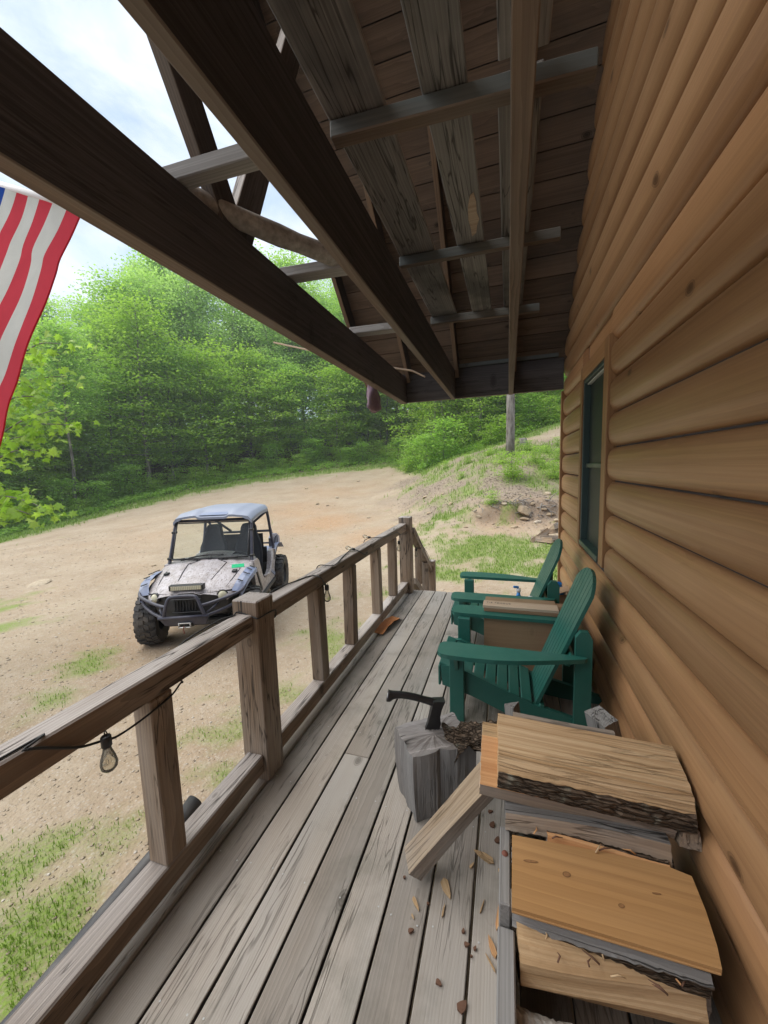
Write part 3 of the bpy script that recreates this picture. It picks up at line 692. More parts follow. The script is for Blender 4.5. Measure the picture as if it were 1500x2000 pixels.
for y in (-1.3, 1.5, 4.4):
    mb = MB(); mb.box((-1.2, y, -1.1), (-1.06, y + .14, -.045), M['rail'], 2); rel(mb.build('support_post'), deck)

# steps down at the far end
st = thing('porch_steps', (-.55, 5.1, -.4), 0, 'wooden porch steps going down past the far end of the deck', 'steps')
for k in range(4):
    mb = MB(); z = -.19 - .19 * k; y = 4.62 + .28 * k
    mb.box((-1.1, y, z - .038), (-.05, y + .275, z), M['deck'], 0); rel(mb.build('tread'), st)
for x in (-1.145, -.045):
    mb = MB(); mb.bar((x, 4.58, -.24), (x, 5.72, -.98), .038, .20, M['rail']); rel(mb.build('stringer'), st)

# ------------------------------------------------------------------ railing
rail = thing('porch_railing', (-1.2, 1.5, 0), 0, 'heavy timber railing of square posts and balusters along the porch edge', 'railing')
RX0, RX1 = -1.245, -1.155
TOPF = {(2, 1): M['railtop']}
def railpiece(name, lo, hi, axis=1, bev=.006, split=True):
    mb = MB(); mb.box(lo, hi, M['rail'], axis, bev, facemats=TOPF); return rel(mb.build(name), rail)
for (px0, y0, top) in ((-1.129, 1.453, .94), (-1.112, 4.395, .955)):
    mb = MB(); mb.box((px0 - .145, y0, .0), (px0, y0 + .135, top), M['rail'], 2, .006, facemats=TOPF, tone=.55)
    for (x_, za, zb, sl, w__) in ((-.105, top - .001, .52, .012, .0022), (-.052, .62, .16, -.01, .0016), (-.088, top - .001, top - .11, -.004, .005)):
        mb.add([Vector(p) for p in ((px0 + x_ - w__, y0 - .0006, za), (px0 + x_ + w__, y0 - .0006, za), (px0 + x_ + sl, y0 - .0006, zb))], [[0, 1, 2]], M['black'])
    rel(mb.build('post'), rail)
for (a, b_, z) in ((-1.6, 1.453, .876), (1.588, 4.395, .884)):
    railpiece('top_rail', (RX0, a, z - .092), (RX1, b_, z))
    railpiece('bottom_rail', (RX0, a, .052), (RX1, b_, .147))
for k, (y, w_, lean) in enumerate(((-.55, .088, 0), (.17, .088, .0), (.89, .09, .0), (2.114, .088, .012), (2.665, .086, -.006), (3.314, .086, .01), (3.86, .086, 0))):
    mb = MB(); ztop = (.784 if y < 1.4 else .792)
    mb.bar((-1.2, y + w_ / 2 + lean, .147), (-1.2 + .004, y + w_ / 2 - lean, ztop), .088, w_, M['rail'], upv=(0, -1, 0), bev=.005)
    rel(mb.build('baluster'), rail)
# sloping stair rail
srl = thing('stair_railing', (-1.15, 5.2, -.3), 0, 'sloping handrail beside the far porch steps with one short end post', 'railing')
mb = MB(); mb.box((-1.185, 5.66, -.95), (-1.06, 5.785, .10), M['rail'], 2, .005, facemats=TOPF); rel(mb.build('post'), srl)
mb = MB(); mb.bar((-1.135, 4.535, .775), (-1.135, 5.66, -.02), .088, .085, M['rail'], facemats={(2, 1): M['railtop']}); rel(mb.build('hand_rail'), srl)
mb = MB(); mb.bar((-1.135, 4.60, .10), (-1.135, 5.66, -.62), .085, .085, M['rail']); rel(mb.build('bottom_rail'), srl)
mb = MB(); mb.box((-1.175, 4.86, -.03), (-1.09, 4.945, .47), M['rail'], 2, .005); rel(mb.build('baluster'), srl)
mb = MB(); mb.box((-1.175, 5.28, -.33), (-1.09, 5.365, .17), M['rail'], 2, .005); rel(mb.build('baluster'), srl)

# dark drain pipe lying along the outside of the deck
mb = MB(); mb.tube([(-1.335, -1.2, -.02), (-1.335, .55, .0), (-1.322, 1.0, .05), (-1.32, 1.18, .10)], .036, M['darkplastic'], 14)
tag(mb.build('drain_pipe'), 'dark plastic pipe along the outside of the bottom rail', 'pipe')

# ------------------------------------------------------------------ string of lights on the rail
sl = thing('string_lights', (-1.15, 1.5, .88), 0, 'black cord of clear bulbs wound along the porch railing', 'string lights')
def smooth(path, n=6):
    P = [Vector(p) for p in path]; out = []
    for i in range(len(P) - 1):
        a = P[max(i - 1, 0)]; b_ = P[i]; c_ = P[i + 1]; d = P[min(i + 2, len(P) - 1)]
        for k in range(n):
            t = k / n
            out.append(.5 * ((2 * b_) + (c_ - a) * t + (2 * a - 5 * b_ + 4 * c_ - d) * t * t + (3 * b_ - 3 * c_ + d - a) * t ** 3))
    out.append(P[-1]); return out
xi = -1.147
def rin(x, y): return tuple(at(x, y, 0, xi))
ZT = .880
def rtop(x, y, z=ZT): return tuple(at(x, y, 2, z))
cordp = [(-1.17, -.6, .885), rtop(0, 1482), rtop(45, 1466), rin(80, 1461), rin(150, 1460), rin(190, 1450), rin(205, 1444), rin(225, 1440), rin(260, 1418), rin(300, 1388), rin(335, 1358), rin(352, 1335), (-1.147, 1.02, .785), (-1.2, 1.05, .78), (-1.25, 1.08, .80), (-1.252, 1.12, .87), rtop(425, 1213), rtop(455, 1203), (-1.235, 1.446, .884), (-1.15, 1.446, .868), (-1.122, 1.449, .862), (-1.121, 1.52, .86), (-1.124, 1.592, .85), (-1.148, 1.62, .80), (-1.2, 1.66, .79), (-1.249, 1.7, .82), (-1.248, 1.74, .888), rtop(585, 1132, .888), rtop(612, 1124, .888), rtop(626, 1128, .888), rin(633, 1138), rin(636, 1141)]
mb = MB(); mb.tube(smooth(cordp), .0036, M['cord'], 6); rel(mb.build('cord'), sl)
cordp2 = [rin(636, 1141), (-1.15, 2.16, .80), (-1.2, 2.2, .788), (-1.248, 2.24, .80), (-1.249, 2.3, .892), rtop(652, 1104, .89), rtop(672, 1085, .89), rtop(687, 1073, .893), rtop(700, 1076, .889), rin(712, 1083), rin(718, 1078), (-1.2, 3.1, .79), (-1.249, 3.16, .82), (-1.248, 3.2, .893), rtop(715, 1054, .893), rtop(722, 1051, .895), rtop(745, 1049, .889), rin(760, 1046), rin(776, 1040), (-1.15, 4.1, .79), (-1.18, 4.25, .78), (-1.16, 4.36, .76), (-1.105, 4.50, .80), (-1.11, 4.62, .745), (-1.08, 4.9, .52), (-1.085, 5.2, .36), (-1.08, 5.45, .18), (-1.08, 5.6, .08)]
mb = MB(); mb.tube(smooth(cordp2), .0036, M['cord'], 6); rel(mb.build('cord'), sl)
def bulb(p, up_=1, sc=1.0, loop=True):
    T = Matrix.Translation(Vector(p)) @ Matrix.Scale(sc, 4)
    if up_ < 0: T = T @ Matrix.Rotation(R(100), 4, 'Y')
    mb = MB()
    mb.lathe([(.0, -.002), (.012, -.002), (.0145, -.006), (.0145, -.034), (.012, -.038), (0, -.038)], M['black'], 16, T)
    if loop: mb.tube([T @ Vector((.006 * math.cos(a), .001, .006 + .007 * math.sin(a))) for a in np.linspace(-1.2, 4.3, 10)], .0018, M['black'], 5)
    s_ = rel(mb.build('socket'), sl)
    mb = MB(); mb.lathe([(.010, -.036), (.013, -.05), (.020, -.072), (.0235, -.09), (.022, -.104), (.014, -.114), (.004, -.117), (0, -.117)], M['bulb'], 20, T)
    g_ = rel(mb.build('bulb'), sl)
    mb = MB()
    for k in range(4):
        a = k * PI / 2 + .5; mb.tube([T @ Vector((.004 * math.cos(a), .004 * math.sin(a), -.038)), T @ Vector((.007 * math.cos(a), .007 * math.sin(a), -.065)), T @ Vector((.006 * math.cos(a + .6), .006 * math.sin(a + .6), -.092))], .0006, M['steel'], 4)
    rel(mb.build('filament'), sl)
bulb(at(206, 1436, 0, -1.130), 1, .98); bulb(at(638, 1142, 0, -1.135), 1, 1.0); bulb(at(779, 1056, 0, -1.10), 1, 1.0)
bulb(at(813, 1070, 0, -1.07), 1, 1.0, False)
bulb(at(693, 1073, 2, .90), -1, .7, False); bulb(at(724, 1050, 2, .90), -1, .7, False)

# ------------------------------------------------------------------ log cabin
cabin = thing('log_cabin', (.6, 1.5, 0), 0, 'brown stained log sided cabin with a deep timber porch roof', 'cabin')
WX = .6; YC = 4.445; SUMR = 7.10
def course_profile(n=9):
    pts = []
    for k in range(n):
        t = -1 + 2 * k / (n - 1); x = .035 * (1 - abs(t) ** 3.9)
        pts.append((x, t))
    return pts
CP = [(x, t) for x, t in [(.035 * (1 - abs(t) ** 3.9), t) for t in (-1, -.96, -.88, -.75, -.55, -.28, 0, .28, .55, .75, .88, .96, 1)]]; CP[0] = (-.012, -1); CP[-1] = (-.012, 1)
def course(mb, y0, y1, zc, hh):
    """one half-round log course between y0 and y1, centre height zc; skewed top end under the roof"""
    ya = [y0, y1]; segs = max(1, int((y1 - y0) / 1.2)); ys_ = [y0 + (y1 - y0) * k / segs for k in range(segs + 1)]
    pts = []; wc = []; of = Vector((random.uniform(0, 50), random.uniform(-.3, .3), random.choice((-.13, .14, .2))))
    for y in ys_:
        row = []
        for x, t in CP:
            p = Vector((WX - x, y, zc + t * hh * .965)); row.append(p); wc.append(Vector((y, p.z - zc, p.x - WX)) + of)
        pts.append(row)
    mb.grid(pts, M['siding'], True, wc)
    # end caps
    for y, sgn in ((y0, -1), (y1, 1)):
        cap = [Vector((WX - x, y, zc + t * hh * .965)) for x, t in CP]
        mb.add(cap, [list(range(len(cap)))], M['siding'], [Vector((y, p.z - zc, p.x - WX)) + of for p in cap])
mb = MB()
z0 = .034
WY0, WY1, WZ0, WZ1 = 2.535, 3.395, .905, 2.275
k0 = -4
for k in range(k0, 26):
    a = z0 + .2 * k; zc = a + .1
    yt = min(YC, SUMR + .25 - zc); yb = max(-6.5, -(SUMR + .25 - zc))
    if yt - yb < .4: continue
    if a + .2 > WZ0 + .02 and a < WZ1 - .02:
        course(mb, yb, WY0 - .006, zc, .1); course(mb, WY1 + .004, yt, zc, .1)
    else: course(mb, yb, yt, zc, .1)
mb.box((WX + .010, -6.5, -1.2), (WX + .10, WY0, 3.0), M['beam'], 1); mb.box((WX + .010, WY1, -1.2), (WX + .10, YC, 2.62), M['beam'], 1)  # dark backing paints in the shade of the seams between courses
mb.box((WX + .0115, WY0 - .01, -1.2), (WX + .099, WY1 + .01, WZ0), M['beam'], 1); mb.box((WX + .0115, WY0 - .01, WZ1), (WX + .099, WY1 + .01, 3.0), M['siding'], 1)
mb.add([Vector(p) for p in ((WX + .05, -6.5, 2.9), (WX + .05, 4.3, 2.9), (WX + .05, .1, 7.0), (WX + .05, -.1, 7.0))], [[0, 1, 2, 3]], M['beam'])
rel(mb.build('wall'), cabin)
mb = MB()
for k in range(k0, 13):
    zc = z0 + .2 * k + .1
    pts = [[Vector((x, YC + .04 * (1 - abs(t) ** 2.6), zc + t * .0985)) for _, t in CP] for x in (WX + .09, 4., 8.)]
    mb.grid(pts, M['siding'], True, [Vector((p.x, p.z - zc, p.y)) + Vector((random.random() * 9, .2, .1)) for r_ in pts for p in r_])
mb.box((WX + .105, YC - .1, -1.2), (8, YC - .002, 2.6), M['siding'], 0)
rel(mb.build('wall'), cabin)
mb = MB(); mb.box((WX - .052, YC + .003, -1.1), (WX + .09, YC + .055, 2.30), M['trim'], 2); rel(mb.build('corner_board'), cabin)
# window: trim boards, frame, screen
win = thing('window'); win.parent = cabin; win.location = (0, 2.965 - 1.5, 1.59)
def wrel(o): o.parent = win; o.location = Vector(o.location) - Vector((.6, 2.965, 1.59)); return o
def wb(name, lo, hi, mat, ax=None, bev=.003):
    mb = MB(); mb.box(lo, hi, mat, ax, bev); return wrel(mb.build(name))
TX = WX - .046
wb('casing', (TX, WY0, WZ0), (WX + .03, WY0 + .105, WZ1), M['trim'], 2)
wb('casing', (TX, WY1 - .075, WZ0), (WX + .03, WY1, WZ1), M['trim'], 2)
wb('casing', (TX + .001, WY0 + .106, WZ1 - .10), (WX + .03, WY1 - .076, WZ1 - .001), M['trim'], 1)
y0, y1, z0_, z1_ = WY0 + .106, WY1 - .076, WZ0 + .004, WZ1 - .101
mb = MB()
fx0, fx1 = WX - .036, WX + .04
mb.box((fx0, y0 + .001, z0_), (fx1, y0 + .032, z1_), M['window'], 2); mb.box((fx0, y1 - .032, z0_), (fx1, y1 - .001, z1_), M['window'], 2)
mb.box((fx0 - .012, y0 + .033, z0_ - .002), (fx1, y1 - .033, z0_ + .034), M['window'], 1); mb.box((fx0, y0 + .033, z1_ - .03), (fx1, y1 - .033, z1_), M['window'], 1)
mb.box((fx0 + .02, y0 + .033, z1_ - .042), (fx1, y1 - .033, z1_ - .031), M['whiteline'], 1)
mb.box((fx0 + .022, y0 + .033, z0_ + .60), (fx1, y1 - .033, z0_ + .632), M['window'], 1)
wrel(mb.build('frame'))
mb = MB(); mb.box((fx0 + .042, y0 + .033, z0_ + .035), (fx1 - .01, y1 - .033, z1_ - .043), M['pane'], 2, .001); wrel(mb.build('pane'))
# roof: sheathing boards seen from below, rafters, header, joists, truss
mb = MB()
stp = .1222
yb = 4.50
i = 0
c45 = math.sqrt(.5)
XR0, XR1 = -1.62, 8.0
while yb > .02:
    ya = max(yb - stp, 0.)
    # board lower face lies on z + y = SUMR
    gap = .0025
    yy1, yy0 = yb - gap, ya + gap
    xcut = [XR0, random.uniform(-.6, 3.) if i % 3 else XR1 - .01, XR1]
    for xa, xb in zip(xcut[:-1], xcut[1:]):
        if xb - xa < .05: continue
        d = .02 * c45
        P = [Vector((x, y + dd, SUMR - y + dd)) for x in (xa + .001, xb - .001) for (y, dd) in ((yy0, 0), (yy1, 0), (yy1, d), (yy0, d))]
        of = Vector((random.uniform(0, 50), random.uniform(-.1, .1), random.choice((-.12, .12))))
        mb.add(P, [[0, 1, 2, 3], [7, 6, 5, 4], [0, 4, 5, 1], [1, 5, 6, 2], [2, 6, 7, 3], [3, 7, 4, 0]], M['roof'], [Vector((p.x, (p.y - p.z) * c45, (p.y + p.z) * c45)) + of for p in P])
    yb = ya; i += 1
rel(mb.build('roof_sheathing'), cabin)
mb = MB()
for sg in (1, -1):
    P = [Vector((x, sg * (y + dd), SUMR - y + dd)) for x in (XR0 - .02, XR1) for (y, dd) in ((0, .018), (4.56, .018), (4.56, .034), (0, .034))]
    mb.add(P, [[0, 1, 2, 3], [7, 6, 5, 4], [0, 4, 5, 1], [1, 5, 6, 2], [2, 6, 7, 3], [3, 7, 4, 0]], M['shingle'])
rel(mb.build('roof_covering'), cabin)
def rafter(x, w_, depth=.17, mat=None):
    mb = MB(); d = depth * c45
    a = Vector((x, 4.46, SUMR - 4.46)); b_ = Vector((x, .03, SUMR - .03)); n_ = Vector((0, -c45, -c45)) * (depth / 2 + .001)
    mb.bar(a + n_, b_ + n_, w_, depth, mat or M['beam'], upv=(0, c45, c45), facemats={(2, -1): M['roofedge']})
    rel(mb.build('rafter'), cabin)
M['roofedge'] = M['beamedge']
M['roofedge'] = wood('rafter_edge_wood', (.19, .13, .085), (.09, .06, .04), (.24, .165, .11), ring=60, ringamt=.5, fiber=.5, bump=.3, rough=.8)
for x in (-1.575, -1.07, -.52, .075): rafter(x, .04)
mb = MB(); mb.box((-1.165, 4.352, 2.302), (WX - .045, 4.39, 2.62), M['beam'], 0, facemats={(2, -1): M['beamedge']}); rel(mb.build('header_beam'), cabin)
mb = MB(); mb.box((-.535, 4.330, 2.625), (WX - .10, 4.385, 2.662), M['lumber'], 0); rel(mb.build('nailer_board'), cabin)
ZB, ZTJ = 2.29, 2.578
BOUNCE_BOT = {(2, -1): M['beamedge']}  # paler brown joist undersides, with ground bounce light put into the colour
mb = MB(); mb.box((-1.165, -1.6, ZB), (-1.096, 4.351, ZTJ), M['beam'], 1, .004, facemats=BOUNCE_BOT); rel(mb.build('ceiling_joist'), cabin)
mb = MB(); mb.box((-.583, -1.6, ZB), (-.540, 4.351, ZTJ + .015), M['beam'], 1, .004, facemats=BOUNCE_BOT); rel(mb.build('ceiling_joist'), cabin)
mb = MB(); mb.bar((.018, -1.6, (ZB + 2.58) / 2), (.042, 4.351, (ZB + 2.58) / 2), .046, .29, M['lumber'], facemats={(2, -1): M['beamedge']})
rel(mb.build('ceiling_joist'), cabin)
# truss webs over the outer joist
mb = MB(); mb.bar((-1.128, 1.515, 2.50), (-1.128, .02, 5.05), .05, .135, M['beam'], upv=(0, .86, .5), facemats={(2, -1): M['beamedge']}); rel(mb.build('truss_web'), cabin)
mb = MB(); mb.bar((-1.131, 1.465, 2.48), (-1.131, 2.40, 4.55), .05, .135, M['beam'], upv=(0, -.9, .45), facemats={(2, 1): M['railtop']}); rel(mb.build('truss_web'), cabin)
# cross pieces that carry the stored planks
def cross(y, z, h, d, x0, x1, dy=0):
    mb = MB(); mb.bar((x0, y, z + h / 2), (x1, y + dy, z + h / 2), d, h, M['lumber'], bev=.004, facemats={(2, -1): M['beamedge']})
    rel(mb.build('cross_piece'), cabin)
def cross2(y, z, h, d, x0, x1, dy=0):
    mb = MB(); mb.bar((x0, y, z + h / 2), (x1, y + dy, z + h / 2), d, h, M['greylumber'], bev=.004)
    rel(mb.build('cross_piece'), cabin)
cross(1.245, 2.602, .052, .05, -.54, .23, .05); cross2(1.185, 2.582, .055, .06, -1.20, -.582, .025)
cross(2.06, 2.602, .05, .03, -.54, .24, .03); cross2(1.915, 2.582, .05, .09, -1.16, -.582, .05)
cross(2.925, 2.602, .055, .03, -.54, .215, .05); cross2(2.84, 2.582, .05, .09, -1.15, -.582, .05)
# planks stored on the cross pieces
def plank(xa, xb, ya, yb_, xa2, xb2, z, th, mat, label):
    mb = MB(); n0 = len(mb.v)
    mb.box((xa, ya, z), (xb, yb_, z + th), mat, 1, .003)
    for i in range(n0, len(mb.v)):
        x, y, zz = mb.v[i]; t = (y - ya) / (yb_ - ya); u_ = (x - xa) / (xb - xa)
        mb.v[i] = (x + (xa2 - xa) * t * (1 - u_) + (xb2 - xb) * t * u_, y, zz)
    c_ = Vector(((xa + xb) / 2, (ya + yb_) / 2, z))
    return tag(mb.build('stored_plank', at=c_), label, 'plank', 'old planks stored above the ceiling joists')
plank(-.557, -.367, -.9, 2.99, -.53, -.352, 2.658, .024, M['plank'], 'widest grey plank lying next to the dark ceiling joist')
plank(-.252, -.118, -.8, 3.02, -.238, -.106, 2.656, .025, M['plank'], 'middle grey plank with a bare pale scar overhead')
plank(-.036, .098, -.7, 1.23, -.026, .104, 2.658, .025, M['plank'], 'near grey plank half hidden above the thin middle joist')
plank(-.030, .098, 1.29, 2.98, -.022, .102, 2.660, .025, M['plank'], 'far grey plank half hidden above the thin middle joist')
# pale scar where the surface split off
sc_ = [at(*p, 2, 2.652) for p in ((918, 382), (925, 376), (930, 395), (931, 415), (936, 428), (932, 440), (930, 455), (922, 462), (920, 448), (915, 430), (914, 405))]
mb = MB(); mb.add(sc_ + [p + Vector((0, 0, .003)) for p in sc_], [list(range(11)), list(range(11, 22))] + [[i, (i + 1) % 11, 11 + (i + 1) % 11, 11 + i] for i in range(11)], M['lath'])
tag(mb.build('wood_splinter'), 'pale torn splinter of bare wood under the middle overhead plank', 'splinter')
# barked pole lying across the joists
mb = MB(); pp = [Vector((-1.22, 1.24, 2.632)), Vector((-1.0, 1.64, 2.634)), Vector((-.8, 1.97, 2.638)), Vector((-.62, 2.28, 2.645))]
mb.tube(smooth(pp, 4), [.043 + .003 * math.sin(k * 2.1) for k in range(13)], M['birch'], 14)
tag(mb.build('bark_pole', at=(-1., 1.64, 2.63)), 'round pole with flaking grey bark lying across the overhead joists', 'pole')
# stick and cloth tucked at the far joist
mb = MB(); pp = [at(535, 669, 1, 3.9), Vector((-1.7, 3.9, 2.765)), Vector((-1.13, 3.9, 2.59)), at(805, 724, 1, 3.9), at(830, 736, 1, 3.9)]
for a, b_ in zip(pp[:-1], pp[1:]): mb.bar(a, b_, .030, .014, M['lath'], bev=.002)
tag(mb.build('wood_strip', at=pp[2]), 'thin split wood strip poking out over the outer joist', 'strip')
def cloth_blob(c, sz, seed):
    rg = random.Random(seed); pts = []
    n, k = 12, 14
    for i in range(n + 1):
        v = i / n; row = []
        wv = (.55 + .45 * math.sin(min(1, v * 1.25) * PI * .5)) * (1 if v < .93 else .8)
        for j in range(k + 1):
            a = 2 * PI * (j % k) / k
            r1 = 1 + .22 * math.sin(3 * a + v * 4 + seed) + .1 * math.sin(5 * a - v * 7)
            row.append(Vector((c[0] + sz[0] * math.cos(a) * wv * r1, c[1] + sz[1] * math.sin(a) * wv * r1 + .03 * v, c[2] - sz[2] * v + .01 * math.sin(a * 2))))
        pts.append(row)
    return pts
mb = MB(); cp = cloth_blob((-1.23, 3.52, 2.36), (.05, .125, .245), 3); mb.grid(cp, M['purple']); mb.add(cp[-1][:-1], [list(range(len(cp[-1]) - 1))], M['purple']); mb.add(cp[0][:-1], [list(range(len(cp[0]) - 1))], M['purple'])
tag(mb.build('hanging_rag', at=(-1.2, 3.55, 2.3)), 'faded purple rag hanging behind the outer porch joist', 'rag')
# ------------------------------------------------------------------ adirondack chairs
CY = 2.40
def build_chair():
    root = thing('adirondack_chair', (.05, CY, 0), 0, 'green slatted wooden porch chair nearest the firewood pile', 'chair', 'green wooden chairs against the log wall')
    def part(name, mb): return rel(mb.build(name), root)
    G = M['green']
    for s_ in (-1, 1):
        mb = MB()
        poly = [(-.385, .325), (-.30, .335), (.16, .155), (.40, .10), (.575, .052), (.60, .0), (.50, 0), (.36, .004), (.12, .03), (-.20, .155), (-.375, .20)]
        y0 = CY + s_ * .195 - (.03 if s_ > 0 else 0)
        T = Matrix(((1, 0, 0, 0), (0, 0, -1, y0 + .03), (0, 1, 0, 0), (0, 0, 0, 1)))
        mb.prism(poly, .03, G, T); part('side_rail', mb)
        mb = MB(); ya = CY + s_ * .235; yb = CY + s_ * .197
        mb.box((-.325, min(ya, yb), 0), (-.238, max(ya, yb), .481), G, 2, .004); part('front_leg', mb)
        mb = MB()   # arm bracket
        mb.add([Vector(p) for q in (0, 1) for p in ((-.31 + .03 * 0, CY + s_ * .236, .478), (-.31, CY + s_ * .30, .478), (-.31, CY + s_ * .236, .36))] if False else
               [Vector((x, y, z)) for x in (-.292, -.270) for (y, z) in ((CY + s_ * .2355, .4805), (CY + s_ * .325, .4805), (CY + s_ * .2355, .33))], [[0, 1, 2], [5, 4, 3], [0, 3, 4, 1], [1, 4, 5, 2], [2, 5, 3, 0]], G); part('arm_bracket', mb)
        mb = MB()
        out = [(-.372, .262), (-.375, .30), (-.372, .365), (-.35, .392), (-.31, .402), (-.20, .404), (-.06, .396), (.06, .375), (.17, .345), (.28, .31), (.36, .285), (.405, .268), (.418, .255), (.41, .243), (.30, .236), (0, .234), (-.31, .234), (-.355, .24)]
        pl_ = [(x, CY + s_ * y) for x, y in out]
        if s_ < 0: pl_ = pl_[::-1]
        mb.prism(pl_, .024, G, Matrix.Translation((0, 0, .482))); part('armrest', mb)
        mb = MB()
        y0, y1 = sorted((CY + s_ * .2352, CY + s_ * .198))
        poly = [(.362, 0), (.445, 0), (.445, .60), (.425, .64), (.385, .64), (.362, .605)]
        T = Matrix(((1, 0, 0, 0), (0, 0, -1, y1), (0, 1, 0, 0), (0, 0, 0, 1)))
        mb.prism(poly, y1 - y0, G, T); part('rear_leg', mb)
    mb = MB()
    A = Vector((-.398, 0, .340)); B = Vector((.150, 0, .163)); D = (B - A); L = D.length; D.normalize(); N = Vector((-D.z, 0, D.x))
    n = 8; w_ = L / n
    for k in range(n):
        p = A + D * (w_ * (k + .5)); p.y = CY
        mb.bar(p + Vector((0, -.228, 0)) if False else p + Vector((0, -.192 if k else -.192, 0)), p + Vector((0, .192, 0)), w_ - .009, .019, G, upv=N, bev=.004)
    part('seat', mb)
    mb = MB(); mb.box((-.400, CY - .194, .195), (-.3865, CY + .194, .322), G, 1, .003); part('front_apron', mb)
    mb = MB()
    bd = Vector((.31, 0, .80)).normalized(); bn = Vector((-bd.z, 0, bd.x))
    base = Vector((.148, CY, .105))
    T = Matrix((Vector((0, 1, 0)).to_4d(), bd.to_4d(), Vector((0, 1, 0)).cross(bd).to_4d(), (0, 0, 0, 1))).transposed()
    for i in range(3): T[3][i] = 0
    T = Matrix(((0, bd.x, Vector((0, 1, 0)).cross(bd).x, base.x), (1, 0, 0, base.y), (0, bd.z, Vector((0, 1, 0)).cross(bd).z, base.z), (0, 0, 0, 1)))
    ns = 7; wb_, wt_ = .345, .425
    Rr = .235
    def topz(u): return .885 - (Rr - math.sqrt(max(0, Rr * Rr - min(abs(u), .2349) ** 2))) * .80
    for k in range(ns):
        u0, u1 = -.5 + k / ns, -.5 + (k + 1) / ns; g = .0028
        a0, a1 = u0 * wb_ + g, u1 * wb_ - g; b0, b1 = u0 * wt_ + g, u1 * wt_ - g
        mb.prism([(a0, 0), (a1, 0), (b1, topz(b1)), ((b0 + b1) / 2, topz((b0 + b1) / 2)), (b0, topz(b0))], .019, G, T)
    part('backrest', mb)
    mb = MB()
    q = base + bd * .40; mb.bar(q + Vector((.045, -.23, -.012)), q + Vector((.045, .23, -.012)), .022, .07, G, upv=bd); part('back_brace', mb)
    mb = MB(); q = base + bd * .02; mb.bar(q + Vector((.035, -.19, .0)), q + Vector((.035, .19, .0)), .028, .075, G, upv=bd); part('back_brace', mb)
    return root
ch1 = build_chair()
def copy_tree(o, parent=None):
    c = o.copy(); COL.objects.link(c)
    if parent is not None: c.parent = parent
    for k in list(o.children): copy_tree(k, c)
    return c
ch2 = copy_tree(ch1); ch2.location = (0.0, CY + .93, 0); ch2['label'] = 'green slatted wooden porch chair farther away, near the end of the deck'

# plywood side box between the chairs with boards on it
bx = thing('plywood_box', (.13, 2.85, 0), 0, 'brown plywood box standing between the two green chairs', 'box')
X0, X1, Y0, Y1, ZT_ = -.148, .44, 2.665, 3.06, .478
def bxp(name, lo, hi, ax): 
    mb = MB(); mb.box(lo, hi, M['ply'], ax, .002); rel(mb.build(name), bx)
bxp('front_panel', (X0, Y0, 0), (X1, Y0 + .018, ZT_), 0); bxp('back_panel', (X0, Y1 - .018, 0), (X1, Y1, ZT_), 0)
bxp('side_panel', (X0 + .001, Y0 + .0185, 0), (X0 + .019, Y1 - .0185, ZT_ - .001), 1); bxp('side_panel', (X1 - .019, Y0 + .0185, 0), (X1 - .001, Y1 - .0185, ZT_ - .001), 1)
bxp('top_panel', (X0 + .02, Y0 + .0185, ZT_ - .02), (X1 - .02, Y1 - .0185, ZT_ - .002), 0)
mb = MB(); mb.box((-.150, 2.70, .5075), (.345, 2.96, .530), M['ply'], 0, .002); tag(mb.build('brown_board', at=(.1, 2.8, .51)), 'brown plywood board bridging the arms of the two green chairs', 'board')
sbd = thing('stamped_board', (.1, 2.76, .531), 0, 'pale narrow board with faint stamped letters on the chair arms', 'board')
mb = MB(); mb.box((-.157, 2.702, .5315), (.345, 2.812, .552), M['lath'], 0, .002); rel(mb.build('board'), sbd)
cu = bpy.data.curves.new('stamp', 'FONT'); cu.body = 'TIZ 7ZHOUS'; cu.size = .040; cu.space_character = 1.25; cu.extrude = .0004
to = bpy.data.objects.new('stamp_tmp', cu); COL.objects.link(to)
bpy.context.view_layer.update(); dg = bpy.context.evaluated_depsgraph_get()
me = bpy.data.meshes.new_from_object(to.evaluated_get(dg)); bpy.data.objects.remove(to)
me.materials.clear(); me.materials.append(M['darkplastic'])
o = link('stamp', me); o.location = (-.135, 2.755, .5527); o.scale = (.62, .8, 1); rel(o, sbd)
# odds and ends behind and on the far chair
bt = thing('spray_bottle', (.10, 3.30, .375), 0, 'blue spray bottle standing on the far green chair', 'bottle')
mb = MB(); T = Matrix.Translation((.100, 3.22, .285)); mb.lathe([(0, 0), (.034, 0), (.036, .01), (.036, .13), (.030, .165), (.015, .19), (.013, .215), (0, .215)], M['blue'], 18, T); rel(mb.build('body'), bt)
mb = MB(); mb.lathe([(0, 0), (.017, 0), (.017, .028), (.010, .032), (0, .032)], M['white'], 14, Matrix.Translation((.100, 3.22, .498))); mb.bar((.10, 3.22, .538), (.06, 3.20, .545), .016, .018, M['blue']); rel(mb.build('trigger'), bt)
tp = thing('tape_roll', (.155, 3.15, .4), 0, 'white rolls with dark print lying on the far chair seat', 'roll')
for dx, r_ in ((-.03, .027), (.035, .034)):
    mb = MB(); T = Matrix.Translation((.150 + dx, 3.14, .475 - .012)) @ Matrix.Rotation(R(90), 4, 'X')
    mb.lathe([(.012, 0), (r_, 0), (r_ + .002, .004), (r_ + .002, .036), (r_, .04), (.012, .04), (.012, 0)], M['white'], 20, T)
    for k in range(5): mb.box((.150 + dx - .018 + .008 * k, 3.0985, .46), (.150 + dx - .013 + .008 * k, 3.0995, .468 + .003 * (k % 2)), M['cord'], 2, .0002)
    rel(mb.build('roll'), tp)
